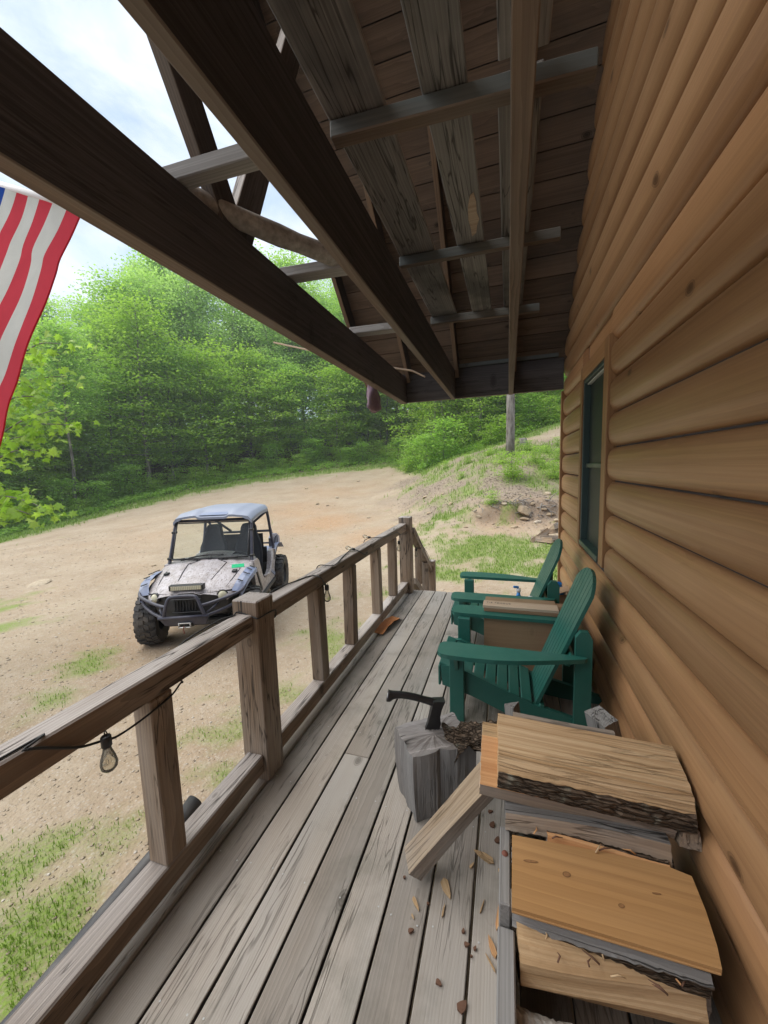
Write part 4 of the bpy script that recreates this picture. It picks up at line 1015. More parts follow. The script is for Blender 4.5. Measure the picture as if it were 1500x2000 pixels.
mb = MB(); mb.box((.02, 3.10, .30), (.22, 3.30, .424), M['card'], 0, .003); tag(mb.build('cardboard_carton', at=(.12, 3.2, .3)), 'small cardboard carton on the far chair seat beneath the rolls', 'carton')
cb = thing('cardboard_box', (.49, 3.90, 0), 0, 'open cardboard box with raised flap in the corner by the wall', 'box')
mb = MB()
mb.box((.38, 3.72, 0), (.385, 4.05, .33), M['card'], 2, .001); mb.box((.54, 3.72, 0), (.545, 4.05, .33), M['card'], 2, .001); mb.box((.386, 3.72, 0), (.539, 3.725, .33), M['card'], 2, .001); mb.box((.386, 4.045, 0), (.539, 4.05, .33), M['card'], 2, .001)
rel(mb.build('carton'), cb)
mb = MB(); mb.bar((.386, 3.73, .335), (.555, 3.73, .40), .09, .004, M['card'], upv=(-.4, -.3, 1), bev=.001); rel(mb.build('flap'), cb)
mb = MB(); mb.grid(cloth_blob((.475, 3.86, .40), (.055, .09, .16), 8), M['blue']); tag(mb.build('blue_cloth', at=(.475, 3.86, .3)), 'crumpled blue cloth stuffed in the cardboard box behind the chairs', 'cloth')

# ------------------------------------------------------------------ firewood
def split_log(name, p0, p1, prof, mats, end, label, seed, upv=(0, 0, 1), nseg=36, jit=.0042, bow=.006, group='split firewood stacked against the wall', cat='firewood'):
    """split piece: cross-section prof [(side, up)], one material per edge, rough along its length"""
    rg = random.Random(seed); p0 = Vector(p0); p1 = Vector(p1); d = p1 - p0; L = d.length; d.normalize()
    u = Vector(upv); sd = d.cross(u).normalized(); u = sd.cross(d).normalized()
    # refine the profile
    P = []; Mx = []
    for i, a in enumerate(prof):
        b_ = prof[(i + 1) % len(prof)]; ln = math.hypot(b_[0] - a[0], b_[1] - a[1]); k = max(1, int(ln / .0075))
        for q in range(k): P.append((a[0] + (b_[0] - a[0]) * q / k, a[1] + (b_[1] - a[1]) * q / k)); Mx.append(mats[i])
    n = len(P); vs = []; wc = []; of = Vector((rg.uniform(0, 40), rg.uniform(-.1, .1) + .13, rg.uniform(-.1, .1)))
    raw = [(rg.uniform(-1, 1), rg.uniform(-1, 1)) for _ in range(n)]
    ridge = [((raw[i][0] * 2 + raw[i - 1][0] + raw[(i + 1) % n][0]) / 3.4 * .55, (raw[i][1] * 2 + raw[i - 1][1] + raw[(i + 1) % n][1]) / 3.4 * .55, seed + i * .35, 2.5 + 2 * math.sin(i * .23 + seed)) for i in range(n)]
    for s_ in range(nseg + 1):
        t = s_ / nseg
        bx_ = bow * math.sin(t * PI + seed); by_ = bow * math.sin(t * 2.3 + seed * 2)
        for i, (a, b_) in enumerate(P):
            bk = Mx[i] is M['bark'] or Mx[i] is M['birch']
            rx, ry, ph, fr = ridge[i]
            sl = math.sin(ph + t * fr); e = (rg.uniform(-.95, .95) if bk else rg.uniform(-.12, .12))
            big_ = math.sin(seed * 1.7 + i * .21 + t * 3.3)
            f = jit * (rx * (.55 + .45 * sl) * .75 + e * .6 + big_ * .8); g_ = jit * (ry * (.55 + .45 * sl) * .75 + (rg.uniform(-.95, .95) if bk else rg.uniform(-.12, .12)) * .6 + math.cos(seed + i * .17 + t * 2.9) * .8)
            x = L * t + (0 if 0 < s_ < nseg else rg.uniform(-.0015, .0015))
            vs.append(p0 + d * x + sd * (a + bx_ + f) + u * (b_ + by_ + g_)); wc.append(Vector((x, a, b_)) + of)
    fs = []; fm = []
    for s_ in range(nseg):
        for i in range(n):
            fs.append([s_ * n + i, s_ * n + (i + 1) % n, (s_ + 1) * n + (i + 1) % n, (s_ + 1) * n + i]); fm.append(Mx[i])
    fs.append(list(range(n))[::-1]); fm.append(end); fs.append([nseg * n + i for i in range(n)]); fm.append(end)
    mb = MB(); mb.add(vs, fs, fm, wc, .5)
    o = mb.build(name, at=(p0 + p1) / 2)
    if label: tag(o, label, cat, group)
    return o
S_, SB, SD, SG, BK = M['split'], M['splitbright'], M['splitdull'], M['greysplit'], M['bark']
def xlog(x0, x1, prof, mats, end, label, seed, dy=0, dz=0, **k):
    # profile given in world (y,z); log runs along +x.  side axis of split_log is d x up = -y
    cy = sum(p[0] for p in prof) / len(prof); cz = sum(p[1] for p in prof) / len(prof)
    return split_log('firewood', (x0, cy, cz), (x1, cy + dy, cz + dz), [(-(p[0] - cy), p[1] - cz) for p in prof], mats, end, label, seed, **k)
xlog(-.028, .545, [(1.395, .612), (1.245, .560), (1.215, .522), (1.196, .482), (1.24, .436), (1.37, .43), (1.415, .52)], [S_, S_, BK, BK, BK, SD, S_], S_, 'big fresh split log with dark bark edge on top of the pile', 1, dy=.03, dz=-.035, bow=.004)
xlog(-.085, .50, [(1.405, .570), (1.325, .574), (1.222, .460), (1.235, .412), (1.40, .405)], [S_, SB, SD, SD, S_], M['lath'], 'split log with bright orange face poking out behind the top log', 2, dy=.02, dz=-.03)
xlog(.0, .475, [(1.295, .398), (1.205, .388), (1.185, .340), (1.22, .312), (1.30, .30), (1.345, .34)], [SG, SD, BK, BK, SD, SG], SG, 'grey aged split log under the big top log', 3, dy=.01)
xlog(.01, .46, [(1.27, .25), (1.17, .262), (1.12, .215), (1.15, .16), (1.28, .15)], [BK, BK, BK, SD, SD], SG, 'dark bark covered log in the shade under the grey log', 4)
xlog(.13, .465, [(1.225, .350), (1.185, .362), (1.155, .335), (1.16, .290), (1.225, .29)], [BK, SB, SD, BK, BK], SD, 'shaggy reddish log edge showing behind the smooth pine board', 5, dy=.01, jit=.007)
xlog(.02, .47, [(1.14, .332), (.975, .333), (.945, .30), (.96, .255), (1.13, .25)], [SG, SG, BK, SG, SG], SG, 'dark grey log supporting the smooth pine board', 6)
xlog(.035, .462, [(.985, .300), (.925, .286), (.902, .262), (.888, .205), (.91, .165), (.97, .14)], [S_, S_, S_, S_, SD, SD], S_, 'wide rough split log in front of the pine board', 7, dy=.05, dz=.0, jit=.006, bow=.010)
xlog(.028, .27, [(.862, .195), (.84, .215), (.785, .205), (.755, .15), (.79, .08), (.86, .08)], [M['birch'], M['birch'], M['birch'], BK, BK, BK], SB, 'white barked birch log at the near end of the pile', 8)
xlog(.05, .50, [(1.12, .23), (1.02, .225), (1.0, .15), (1.02, .06), (1.12, .06)], [SD, SD, SD, SD, SD], SD, 'low split log hidden in the middle of the pile', 9)
xlog(.05, .52, [(1.40, .25), (1.30, .26), (1.25, .15), (1.30, .03), (1.42, .03)], [BK, SD, SD, SD, BK], SD, 'low dark log at the far end of the pile', 10)
xlog(.03, .40, [(1.56, .515), (1.47, .52), (1.45, .45), (1.50, .41), (1.57, .42)], [SD, SD, SD, SD, SD], SD, 'pale split log just behind the big top log', 11)
split_log('firewood', (.385, 1.66, .50), (.475, 1.74, .02), [(-.055, -.035), (.05, -.04), (.055, .03), (-.04, .04)], [SG, SD, SD, SG], SG, 'grey ended log standing upright beside the wall', 12)
split_log('firewood', (.045, 1.80, .40), (.10, 1.72, .02), [(-.04, -.03), (.04, -.035), (.03, .035)], [SG, SG, SG], SG, 'small grey log standing upright behind the pile', 13)
split_log('firewood', (.535, 1.25, .40), (.53, 1.40, .38), [(-.03, -.03), (.025, -.03), (.018, .028), (-.02, .03)], [SD, SD, SD, SD], SD, 'short reddish log end wedged between pile and wall', 14)
split_log('firewood', (-.338, 1.232, .052), (-.035, 1.335, .415), [(-.050, -.030), (.046, -.032), (.050, .026), (-.046, .032)], [M['leanwood'], SD, M['leanwood'], SD], SG, 'weathered split log leaning between chopping block and pile', 15, upv=(-.72, -.35, .60), jit=.003, bow=.003)
M['pineknotrim'] = simple('knot_rim_wood', (.20, .10, .04), .55, var=.2, nscale=120); M['pineknot'] = simple('knot_heart_wood', (.30, .15, .06), .55, var=.3, nscale=160)
# smooth pine board on the pile
mb = MB()
mb.prism([(.022, 1.157), (.30, 1.178), (.455, 1.183), (.512, 1.170), (.508, 1.08), (.498, 1.0), (.486, .950), (.25, .948), (.018, .944)], .0165, M['pine'], Matrix.Translation((0, 0, .341)) )
for kx, ky, ka, kb in ((.172, 1.075, .0115, .0085), (.075, 1.085, .022, .0045), (.30, 1.03, .008, .006), (.40, 1.09, .012, .003)):
    for sc_, mt, zz in ((1., 'pineknotrim', .3583), (.72, 'pineknot', .3586)):
        mb.add([Vector((kx + ka * sc_ * math.cos(a) , ky + kb * sc_ * math.sin(a) + .15 * ka * sc_ * math.cos(a), zz)) for a in np.linspace(0, 2 * PI, 18)[:-1]], [list(range(17))], M[mt])
mb.bar((.019, .9475, .3445), (.484, .9535, .3445), .012, .006, M['pine'])
tag(mb.build('pine_board', at=(.26, 1.06, .341)), 'smooth golden pine board with knots lying on the firewood', 'board')
# crate of weathered boards
ck = thing('firewood_crate', (.05, .9, 0), 0, 'low crate of weathered grey boards holding the firewood', 'crate')
for n_, lo_, hi_, ax in (('side_board', (-.016, .962, 0), (.0165, 1.20, .338), 1), ('side_board', (-.018, .42, 0), (.027, .958, .272), 1), ('end_board', (.028, .42, 0), (.5, .455, .16), 0), ('floor_board', (.03, .46, 0), (.5, .62, .022), 0)):
    mb = MB(); mb.box(lo_, hi_, M['greylumber'], ax, .004); rel(mb.build(n_), ck)
for (x, y, z) in ((.0, 1.105, .339),):
    mb = MB(); mb.lathe([(0, .006), (.007, .005), (.010, 0)], M['brownmetal'], 10, Matrix.Translation((x, y, z))); rel(mb.build('nail_head'), ck)
# chopping block
mb = MB()
base = [(-.505, 1.600), (-.376, 1.436), (-.125, 1.585), (-.255, 1.79)]
def ring(z, k, jx):
    out = []
    rg = random.Random(int(z * 1000))
    c_ = Vector((sum(p[0] for p in base) / 4, sum(p[1] for p in base) / 4))
    for i in range(4):
        a = Vector(base[i]); b_ = Vector(base[(i + 1) % 4])
        for q in range(16):
            p = a.lerp(b_, q / 16); p = c_ + (p - c_) * k
            if q == 0: p = c_ + (p - c_) * .985
            nrm = Vector((b_ - a).yx) * Vector((1, -1)); nrm.normalize()
            dd = .004 * math.sin(q * .9 + i * 2 + z * 9) + .0012 * math.sin(q * 2.9 + i)
            if i == 1 and q in (7, 8): dd -= .013 if q == 7 else .003     # drying crack
            p = p + nrm * dd; out.append(Vector((p.x, p.y, z)))
    return out
rows = [ring(z, k, 0) for z, k in ((0, .93), (.06, .97), (.14, 1.0), (.22, 1.02), (.29, 1.02), (.318, 1.0))]
for q in range(64):
    rows[-1][q].z += .004 * math.sin(q * .35)
n = 64; vs = [p for r_ in rows for p in r_]
fs = [[i * n + j, i * n + (j + 1) % n, (i + 1) * n + (j + 1) % n, (i + 1) * n + j] for i in range(len(rows) - 1) for j in range(n)]
mb.add(vs, fs, M['blockside'], [Vector((p.z, (p.x + .315), p.y - 1.6)) + Vector((5, .02, .01)) for p in vs], .45)
top = rows[-1]; cpt = Vector((-.315, 1.60, .322)); tv = [cpt] + top
M['blocktop'] = wood('chopped_end_grain', (.34, .315, .30), (.13, .115, .105), (.44, .405, .385), grey=(.30, .29, .29), greyamt=.4, ring=34, ringamt=.6, fiber=.9, bump=.9, rough=.9, knots=0, cracks=1.0)
inner = [cpt + (p - cpt) * .5 + Vector((0, 0, .003 * math.sin(i * 1.3))) for i, p in enumerate(top)]
tv = [cpt] + inner + top
tf = [[0, 1 + j, 1 + (j + 1) % n] for j in range(n)] + [[1 + j, 1 + n + j, 1 + n + (j + 1) % n, 1 + (j + 1) % n] for j in range(n)]
mb.add(tv, tf, M['blocktop'], [Vector((p.x * .8 + p.y * .5, (p.y - 1.6) * .35 + .05 - p.x * .2, p.z - .2)) for p in tv], .5)
tag(mb.build('chopping_block', at=(-.315, 1.60, 0)), 'squat grey chopping block with an axe stuck in it', 'chopping block')
ax_ = thing('axe', (-.31, 1.64, .32), 0, 'black handled axe stuck upright in the chopping block', 'axe')
A0 = at(757, 1358, 2, .515); A1 = at(852, 1371, 2, .475)
ad = (A1 - A0)
mb = MB(); pts = [A0 + ad * t + Vector((0, 0, z)) for t, z in ((0, 0), (.04, 0), (.12, .006), (.3, .012), (.55, .010), (.8, .002), (.97, -.004), (1.05, -.008))]
mb.tube(smooth(pts, 3), [.026, .027, .027, .0265, .024, .0215, .019, .0175, .0165, .016, .016, .016, .016, .016, .016, .0165, .0175, .018, .018, .018, .0175, .017][:22], M['black'], 16)
rel(mb.build('handle'), ax_)
mb = MB(); e = A0 - ad.normalized() * .0015; Q = ad.normalized().to_track_quat('Z', 'Y').to_matrix().to_4x4(); Q.translation = e
mb.lathe([(0, 0), (.011, 0), (.012, .0006), (0, .0012)], M['white'], 12, Q); rel(mb.build('lanyard_hole'), ax_)
mb = MB()
hd = at(848, 1424, 2, .318); tp_ = A1 + Vector((.012, 0, .014))
side = Vector((ad.x, ad.y, 0)).normalized(); thk = Vector((-side.y, side.x, 0))
prof_ = [(.0, .030, .020), (.25, .026, .021), (.5, .027, .018), (.75, .034, .012), (1.03, .040, .006)]
vs = []
for t, wd, th in prof_:
    c_ = tp_.lerp(hd, t); sh = -.010 * math.sin(t * PI) + (-.012 if t > .9 else 0)
    for sx, sy in ((-1, -1), (1, -1), (1, 1), (-1, 1)): vs.append(c_ + side * (sx * wd + sh) * (.9) + thk * sy * th)
m_ = len(prof_); fs = [[i * 4 + j, i * 4 + (j + 1) % 4, (i + 1) * 4 + (j + 1) % 4, (i + 1) * 4 + j] for i in range(m_ - 1) for j in range(4)] + [[3, 2, 1, 0], [(m_ - 1) * 4 + j for j in range(4)]]
mb.add(vs, fs, M['black']); rel(mb.build('axe_head'), ax_)
# curl of bark between block and pile, bark slab by the rail
def bark_sheet(name, pts, th, inner, outer, label, c_):
    mb = MB(); mb.grid(pts, outer, True)
    q = [[p + Vector((0, 0, -th)) for p in r_] for r_ in pts]; mb.grid(q, inner, True)
    return tag(mb.build(name, at=c_), label, 'bark')
def sheet(c_, u, v, nu, nv, f):
    return [[Vector(c_) + Vector(u) * (i / nu - .5) + Vector(v) * (j / nv - .5) + Vector((0, 0, f(i / nu - .5, j / nv - .5))) for j in range(nv + 1)] for i in range(nu + 1)]
bark_sheet('bark_curl', sheet((-.14, 1.60, .375), (.25, .02, .09), (-.05, .13, .0), 26, 16, lambda a, b_: .035 * math.cos(b_ * 3.4 + a * 1.2) - .03 + .016 * math.sin(a * 13 + b_ * 5) + .010 * math.sin(b_ * 19 + a * 11) + .006 * math.sin(a * 37)), .006, M['bark'], M['bark'], 'curled piece of brown bark between chopping block and top log', (-.13, 1.6, .4))
bark_sheet('bark_slab', sheet((-1.105, 3.40, .012), (.075, .42, 0), (.10, -.03, 0), 16, 8, lambda a, b_: .04 * (b_ * 2) ** 2 * (1 - (a * 1.9) ** 2) + .004 * math.sin(a * 20)), .004, M['bark'], M['barkinner'], 'curved slab of orange bark lying beside the bottom rail', (-1.1, 3.4, 0))
# chips and flakes of bark on the boards
def chip(x, y, L, w_, ang, mat, kind, label, group, z=.0015, th=.006, cat=None):
    p = at(x, y, 2, z + th * .5); rg = random.Random(int(x * 7 + y))
    poly = [(-.5, .12), (-.32, .5), (.05, .42 + rg.uniform(-.1, .1)), (.32, .24), (.5, .03), (.30, -.22), (0, -.40 + rg.uniform(-.1, .1)), (-.36, -.45)]
    T = Matrix.Translation(Vector((p.x, p.y, z))) @ Matrix.Rotation(R(ang), 4, 'Z') @ Matrix.Rotation(R(rg.uniform(-5, 5)), 4, 'X')
    mb = MB(); mb.prism([(a * L, b_ * w_) for a, b_ in poly], th, mat, T)
    o = mb.build(kind, at=(p.x, p.y, z)); tag(o, label, cat or ('wood chip' if kind == 'wood_chip' else 'bark flake'), group)
gch = 'wood chips scattered by the firewood'
for x, y, L, w_, a, lab in ((872, 1735, .070, .030, -60, 'broad pointed wood chip lying below the leaning log'), (812, 1765, .048, .013, -50, 'small pale wood chip on the boards left of the broad chip'), (806, 1790, .016, .005, -45, 'tiny pale sliver below the small pale chip'), (866, 1778, .045, .006, 85, 'thin upright pale sliver under the broad pointed chip'), (945, 1672, .085, .028, 160, 'curved split wedge lying beside the crate under the leaning log'), (922, 1690, .03, .01, 60, 'little chip broken off the curved split wedge'), (973, 1790, .085, .012, 86, 'long reddish sliver leaning on the crate boards'), (961, 1848, .06, .018, 115, 'rust coloured curled splinter at the foot of the crate'), (978, 1700, .02, .014, 20, 'stubby white chip against the crate corner'), (942, 1770, .05, .004, 75, 'hair thin curved sliver on the dark boards'), (958, 1880, .05, .005, 130, 'thin bent twig by the crate foot')):
    chip(x, y, L, w_, a, M['splitbright'] if 'rust' in lab or 'reddish' in lab else M['split'], 'wood_chip', lab, gch)
for x, y, L, a in ((803, 1818, .020, 30), (905, 1818, .014, 80), (912, 1845, .018, 10), (928, 1852, .013, 60), (857, 1920, .020, -20), (903, 1965, .034, 50), (836, 1765, .010, 0), (790, 1713, .011, 40), (962, 1610, .03, 70), (958, 1585, .022, 20), (921, 1868, .008, 0), (972, 1640, .03, 75)):
    chip(x, y, L, L * .7, a, M['barkflake'], 'bark_flake', 'small red brown bark flake lying on the deck boards', 'bark flakes on the deck', th=.007)
# splinters and shreds lying on the pile
rg4 = random.Random(19)
for k in range(16):
    x = rg4.uniform(.06, .42); onb = k % 3
    y, z = ((rg4.uniform(.93, .965), .291) if onb == 0 else (rg4.uniform(1.175, 1.195), .36) if onb == 1 else (rg4.uniform(.905, .925), .292))
    a = rg4.uniform(0, 3.1); L = rg4.uniform(.025, .07); d = Vector((math.cos(a) * L, math.sin(a) * L * .4, rg4.uniform(-.004, .012)))
    mb = MB(); c_ = Vector((x, y, z + .006)); mb.tube([c_ - d * .5, c_ + Vector((rg4.uniform(-.006, .006), 0, rg4.uniform(0, .008))), c_ + d * .5], [.0022, .0026, .0008], rg4.choice([M['split'], M['splitbright'], M['barkflake']]), 5)
    tag(mb.build('splinter', at=c_), 'thin wood splinter lying on top of the firewood pile', 'splinter', 'splinters on the pile')
# ------------------------------------------------------------------ side-by-side off-road vehicle (x forward, y to its left, built about its own origin)
utv = thing('utility_vehicle', (-4.63, 5.21, G0 - .005), R(-67.96), 'two seat camouflage off-road buggy parked on the gravel below the railing', 'off-road vehicle')
utv.scale = (.943, .965, .965)
def up_(name, mb, parent=None, at=None):
    o = mb.build(name, at=at); o.parent = parent or utv
    if parent is not None and at is not None: o.location = Vector(o.location) - Vector(parent.location)
    return o
# wheels
def make_wheel(x, y, steer=0.):
    c_ = Vector((x, y, .385)); T = Matrix.Translation(c_) @ Matrix.Rotation(steer, 4, 'Z') @ Matrix.Rotation(R(-90), 4, 'X') @ Matrix.Diagonal((1.075, 1.075, 1.08, 1))
    sgn = 1 if y > 0 else -1
    mb = MB()
    pr = [(.185, -.105), (.215, -.128), (.27, -.138), (.318, -.132), (.342, -.108), (.350, -.06), (.352, 0), (.350, .06), (.342, .108), (.318, .132), (.27, .138), (.215, .128), (.185, .105)]
    mb.lathe(pr, M['blackrubber'], 48, T)
    nl = 22
    for k in range(nl):       # chevron tread blocks and shoulder lugs
        for (z0, z1, r0, sk) in ((-.128, -.062, .345, .5), (-.058, -.004, .352, -.45), (.004, .058, .352, .45), (.062, .128, .345, -.5)):
            a = 2 * PI * (k + (.5 if z0 < 0 else 0)) / nl; w_ = .085
            vs = []
            for rr_ in (r0 - .012, r0 + .019):
                for (aa, zz) in ((-w_, z0), (w_ * .8, z0), (w_ + sk * .09, z1), (-w_ * .8 + sk * .09, z1)):
                    q = a + aa; rad = rr_ - (.014 if abs(zz) > .1 else 0); vs.append(T @ Vector((rad * math.cos(q), rad * math.sin(q), zz)))
            mb.add(vs, [[3, 2, 1, 0], [4, 5, 6, 7], [0, 1, 5, 4], [1, 2, 6, 5], [2, 3, 7, 6], [3, 0, 4, 7]], M['blackrubber'])
    w_ = up_('wheel', mb, None, c_)
    mb = MB()
    so = sgn * 1
    mb.lathe([(.186, -.10), (.178, -.085), (.172, .02 * so), (.186, .10)], M['black'], 32, T)
    mb.lathe([(0, .045 * so), (.05, .05 * so), (.062, .03 * so), (.16, .02 * so), (.175, .05 * so), (.182, .095 * so)], M['darkplastic'], 32, T)
    for k in range(6):
        a = k * PI / 3; mb.bar(T @ Vector((.04 * math.cos(a), .04 * math.sin(a), .055 * so)), T @ Vector((.168 * math.cos(a + .12), .168 * math.sin(a + .12), .06 * so)), .045, .02, M['black'], upv=(T.to_3x3() @ Vector((0, 0, 1))))
    up_('rim', mb, w_, c_)
    mb = MB()
    for k in range(4):
        a = k * PI / 2 + .3; mb.tube([T @ Vector((.034 * math.cos(a), .034 * math.sin(a), .05 * so)), T @ Vector((.034 * math.cos(a), .034 * math.sin(a), .075 * so))], .007, M['steel'], 6)
    up_('lug_nuts', mb, w_, c_).name = 'lug_nut_ring'
for x, y, s_ in ((1.12, -.735, R(10)), (1.12, .735, R(10)), (-1.10, -.70, 0), (-1.10, .70, 0)): make_wheel(x, y, s_)
# suspension arms and shocks
mb = MB()
for sx in (1.1, -1.1):
    for sy in (-1, 1):
        for z0_, z1_ in ((.46, .44), (.33, .30)):
            for dx in (-.16, .16): mb.tube([(sx + dx, sy * .22, z0_ + .04), (sx + dx * .2, sy * .54, z1_)], .02, M['blackpaint'], 8)
        mb.tube([(sx, sy * .2, .40), (sx, sy * .54, .37)], .018, M['blackrubber'], 8)
up_('suspension_arms', mb).name = 'suspension_arm_set'
for sx, sy, zt in ((-1.0, -1, 1.18), (-1.0, 1, 1.18), (1.05, -1, .92), (1.05, 1, .92)):
    mb = MB(); a = Vector((sx - .05, sy * .50, .46)); b_ = Vector((sx + .10 if sx < 0 else sx, sy * .36, zt))
    mb.tube([a, b_], .026, M['black'], 10)
    hel = []; d = (b_ - a).normalized(); q = d.orthogonal().normalized(); q2 = d.cross(q)
    for k in range(66):
        t = .18 + .74 * k / 65; hel.append(a.lerp(b_, t) + (q * math.cos(k * .95) + q2 * math.sin(k * .95)) * .042)
    mb.tube(hel, .009, M['orangepaint'] if sx < 0 else M['black'], 6)
    up_('shock_absorber', mb)
# chassis and floor
mb = MB()
mb.box((-1.35, -.42, .30), (1.35, .42, .40), M['darkplastic'], 0, .03); mb.box((-.55, -.60, .36), (.62, .60, .47), M['darkplastic'], 0, .03)
mb.box((-1.45, -.5, .40), (-.62, .5, .72), M['darkplastic'], 0, .05); mb.box((.62, -.5, .40), (1.30, .5, .74), M['darkplastic'], 0, .08)
up_('chassis', mb)
# hood: lofted sheet
def hood_z(x, v):
    c_ = np.interp(x, [.45, .60, .80, 1.05, 1.30, 1.48, 1.56], [1.165, 1.14, 1.10, 1.05, .985, .915, .86])
    e = np.interp(x, [.45, .60, .80, 1.05, 1.30, 1.48, 1.56], [1.10, 1.085, 1.045, .985, .905, .83, .78])
    a = abs(v)
    z = c_ + (e - c_) * (a ** 2.2)
    if .30 < a < .42: z -= .012 * math.sin((a - .30) / .12 * PI)       # pressed groove
    if a < .26: z += .014 * (1 if a < .2 else (1 - (a - .2) / .06))
    return z
def hood_w(x): return float(np.interp(x, [.45, .60, .80, 1.05, 1.30, 1.48, 1.56], [.66, .68, .685, .665, .62, .575, .51]))
mb = MB(); pts = []
for x in np.linspace(.45, 1.56, 20):
    w_ = hood_w(x); row = []
    for v in np.linspace(-1, 1, 33): row.append(Vector((x + .05 * (1 - v * v) * (x > 1.3), v * w_, hood_z(x, v))))
    row = [row[0] + Vector((0, -.012, -.10 if x < 1.2 else -.05))] + row + [row[-1] + Vector((0, .012, -.10 if x < 1.2 else -.05))]
    pts.append(row)
mb.grid(pts, M['camo'])
hood = up_('hood', mb)
mb = MB()
for sy in (-1, 1):
    for (x0, x1) in ((.78, 1.50),):
        mb.tube([(x, sy * (hood_w(x) * (.36 + .10 * (1.5 - x))), hood_z(x, .36 + .10 * (1.5 - x)) + .003) for x in np.linspace(x0, x1, 8)], .006, M['black'], 5)
    mb.tube([(.78, sy * hood_w(.78) * .432, hood_z(.78, .432) + .004), (.72, sy * .22, hood_z(.72, .33) + .004), (.70, sy * .14, hood_z(.7, .2) + .006)], .006, M['black'], 5)
    mb.tube([(x, sy * (hood_w(x) * (.82)), hood_z(x, .82) + .003) for x in np.linspace(.95, 1.5, 8)], .006, M['black'], 5)
    for x, y in ((.68, .2), (.52, .15), (.60, .36)): mb.lathe([(0, .02), (.012, .02), (.018, .012), (.018, 0)], M['black'], 10, Matrix.Translation((x, sy * y, hood_z(x, y / hood_w(x)))))
    mb.box((1.02, sy * .50 - .035, hood_z(1.05, .8) - .005), (1.10, sy * .50 + .035, hood_z(1.05, .8) + .03), M['black'], 0, .008)
up_('hood_seam', mb)
mb = MB(); q = [(x, y, hood_z(x, y / hood_w(x)) + .006) for x, y in ((.86, .40), (.98, .43), (.90, .60), (.80, .57))]; mb.add([Vector(p) for p in q], [[0, 1, 2, 3]], M['sticker']); up_('green_sticker', mb)
mb = MB()   # dashboard cowl behind the hood
mb.box((.28, -.60, .86), (.47, .60, 1.08), M['darkplastic'], 1, .05); mb.grid([[Vector((x, v * .30, 1.13 + .035 * math.cos(v * 1.4) + (.04 if x < .5 else 0))) for v in np.linspace(-1, 1, 9)] for x in np.linspace(.32, .62, 5)], M['camo'])
up_('dashboard', mb)
# nose with grille and headlights
mb = MB(); pts = []
for z in np.linspace(.52, .86, 8):
    t = (z - .52) / .34; row = []
    for v in np.linspace(-1, 1, 17): row.append(Vector((1.50 + .10 * (1 - v * v) - .05 * abs(v) + .02 * t, v * (.46 + .12 * t), z + .0 * v)))
    pts.append(row)
mb.grid(pts, M['darkplastic']); nose = up_('front_fascia', mb)
mb = MB()
for k in range(9): y = -.16 + .04 * k; mb.box((1.615 - y * y * .6, y - .006, .62), (1.635 - y * y * .6, y + .006, .78), M['black'], 2, .002)
mb.box((1.60, -.20, .785), (1.64, .20, .80), M['black'], 1, .004); mb.box((1.60, -.20, .60), (1.64, .20, .615), M['black'], 1, .004)
up_('grille', mb)
for sy in (-1, 1):
    T = Matrix.Translation((1.535, sy * .46, .80)) @ Matrix.Rotation(R(sy * 24), 4, 'Z') @ Matrix.Rotation(R(80), 4, 'Y')
    mb = MB(); mb.lathe([(.075, -.03), (.078, .012), (.068, .016), (.06, .004), (0, -.002)], M['black'], 20, T); h_ = up_('headlight', mb)
    mb = MB(); mb.lathe([(.062, .008), (.05, .022), (.025, .03), (0, .032)], M['bar'], 20, T); o = up_('lens', mb); o.parent = h_
# fender flares
for sy in (-1, 1):
    mb = MB(); path = [(1.47, .66, .80), (1.40, .70, .885), (1.28, .73, .955), (1.10, .745, .99), (.92, .74, 1.0), (.78, .725, .98)]
    pts = []
    for i, (x, y, z) in enumerate(path):
        pts.append([Vector((x, sy * (y - .10), z + .035)), Vector((x, sy * (y - .02), z + .03)), Vector((x, sy * (y + .035), z + .0)), Vector((x, sy * (y + .045), z - .055)), Vector((x, sy * (y + .02), z - .075))])
    mb.grid(pts, M['bluegrey'], False)
    for k in range(4):
        x = 1.36 - .16 * k; y = np.interp(x, [.76, .9, 1.1, 1.28, 1.42], [.725, .735, .735, .71, .66]); z = np.interp(x, [.76, .9, 1.1, 1.28, 1.42], [.98, 1.02, 1.02, .985, .90])
        mb.bar((x, sy * (y - .05), z + .034), (x + .03, sy * (y + .03), z + .010), .022, .012, M['black'])
    up_('fender_flare', mb)
    mb = MB()   # inner wheel arch
    pts = [[Vector((1.1 + .43 * math.cos(a), sy * y, .42 + .52 * math.sin(a))) for a in np.linspace(.9, PI - .55, 12)] for y in (.36, .66)]
    mb.grid(pts, M['black']); up_('wheel_arch', mb)
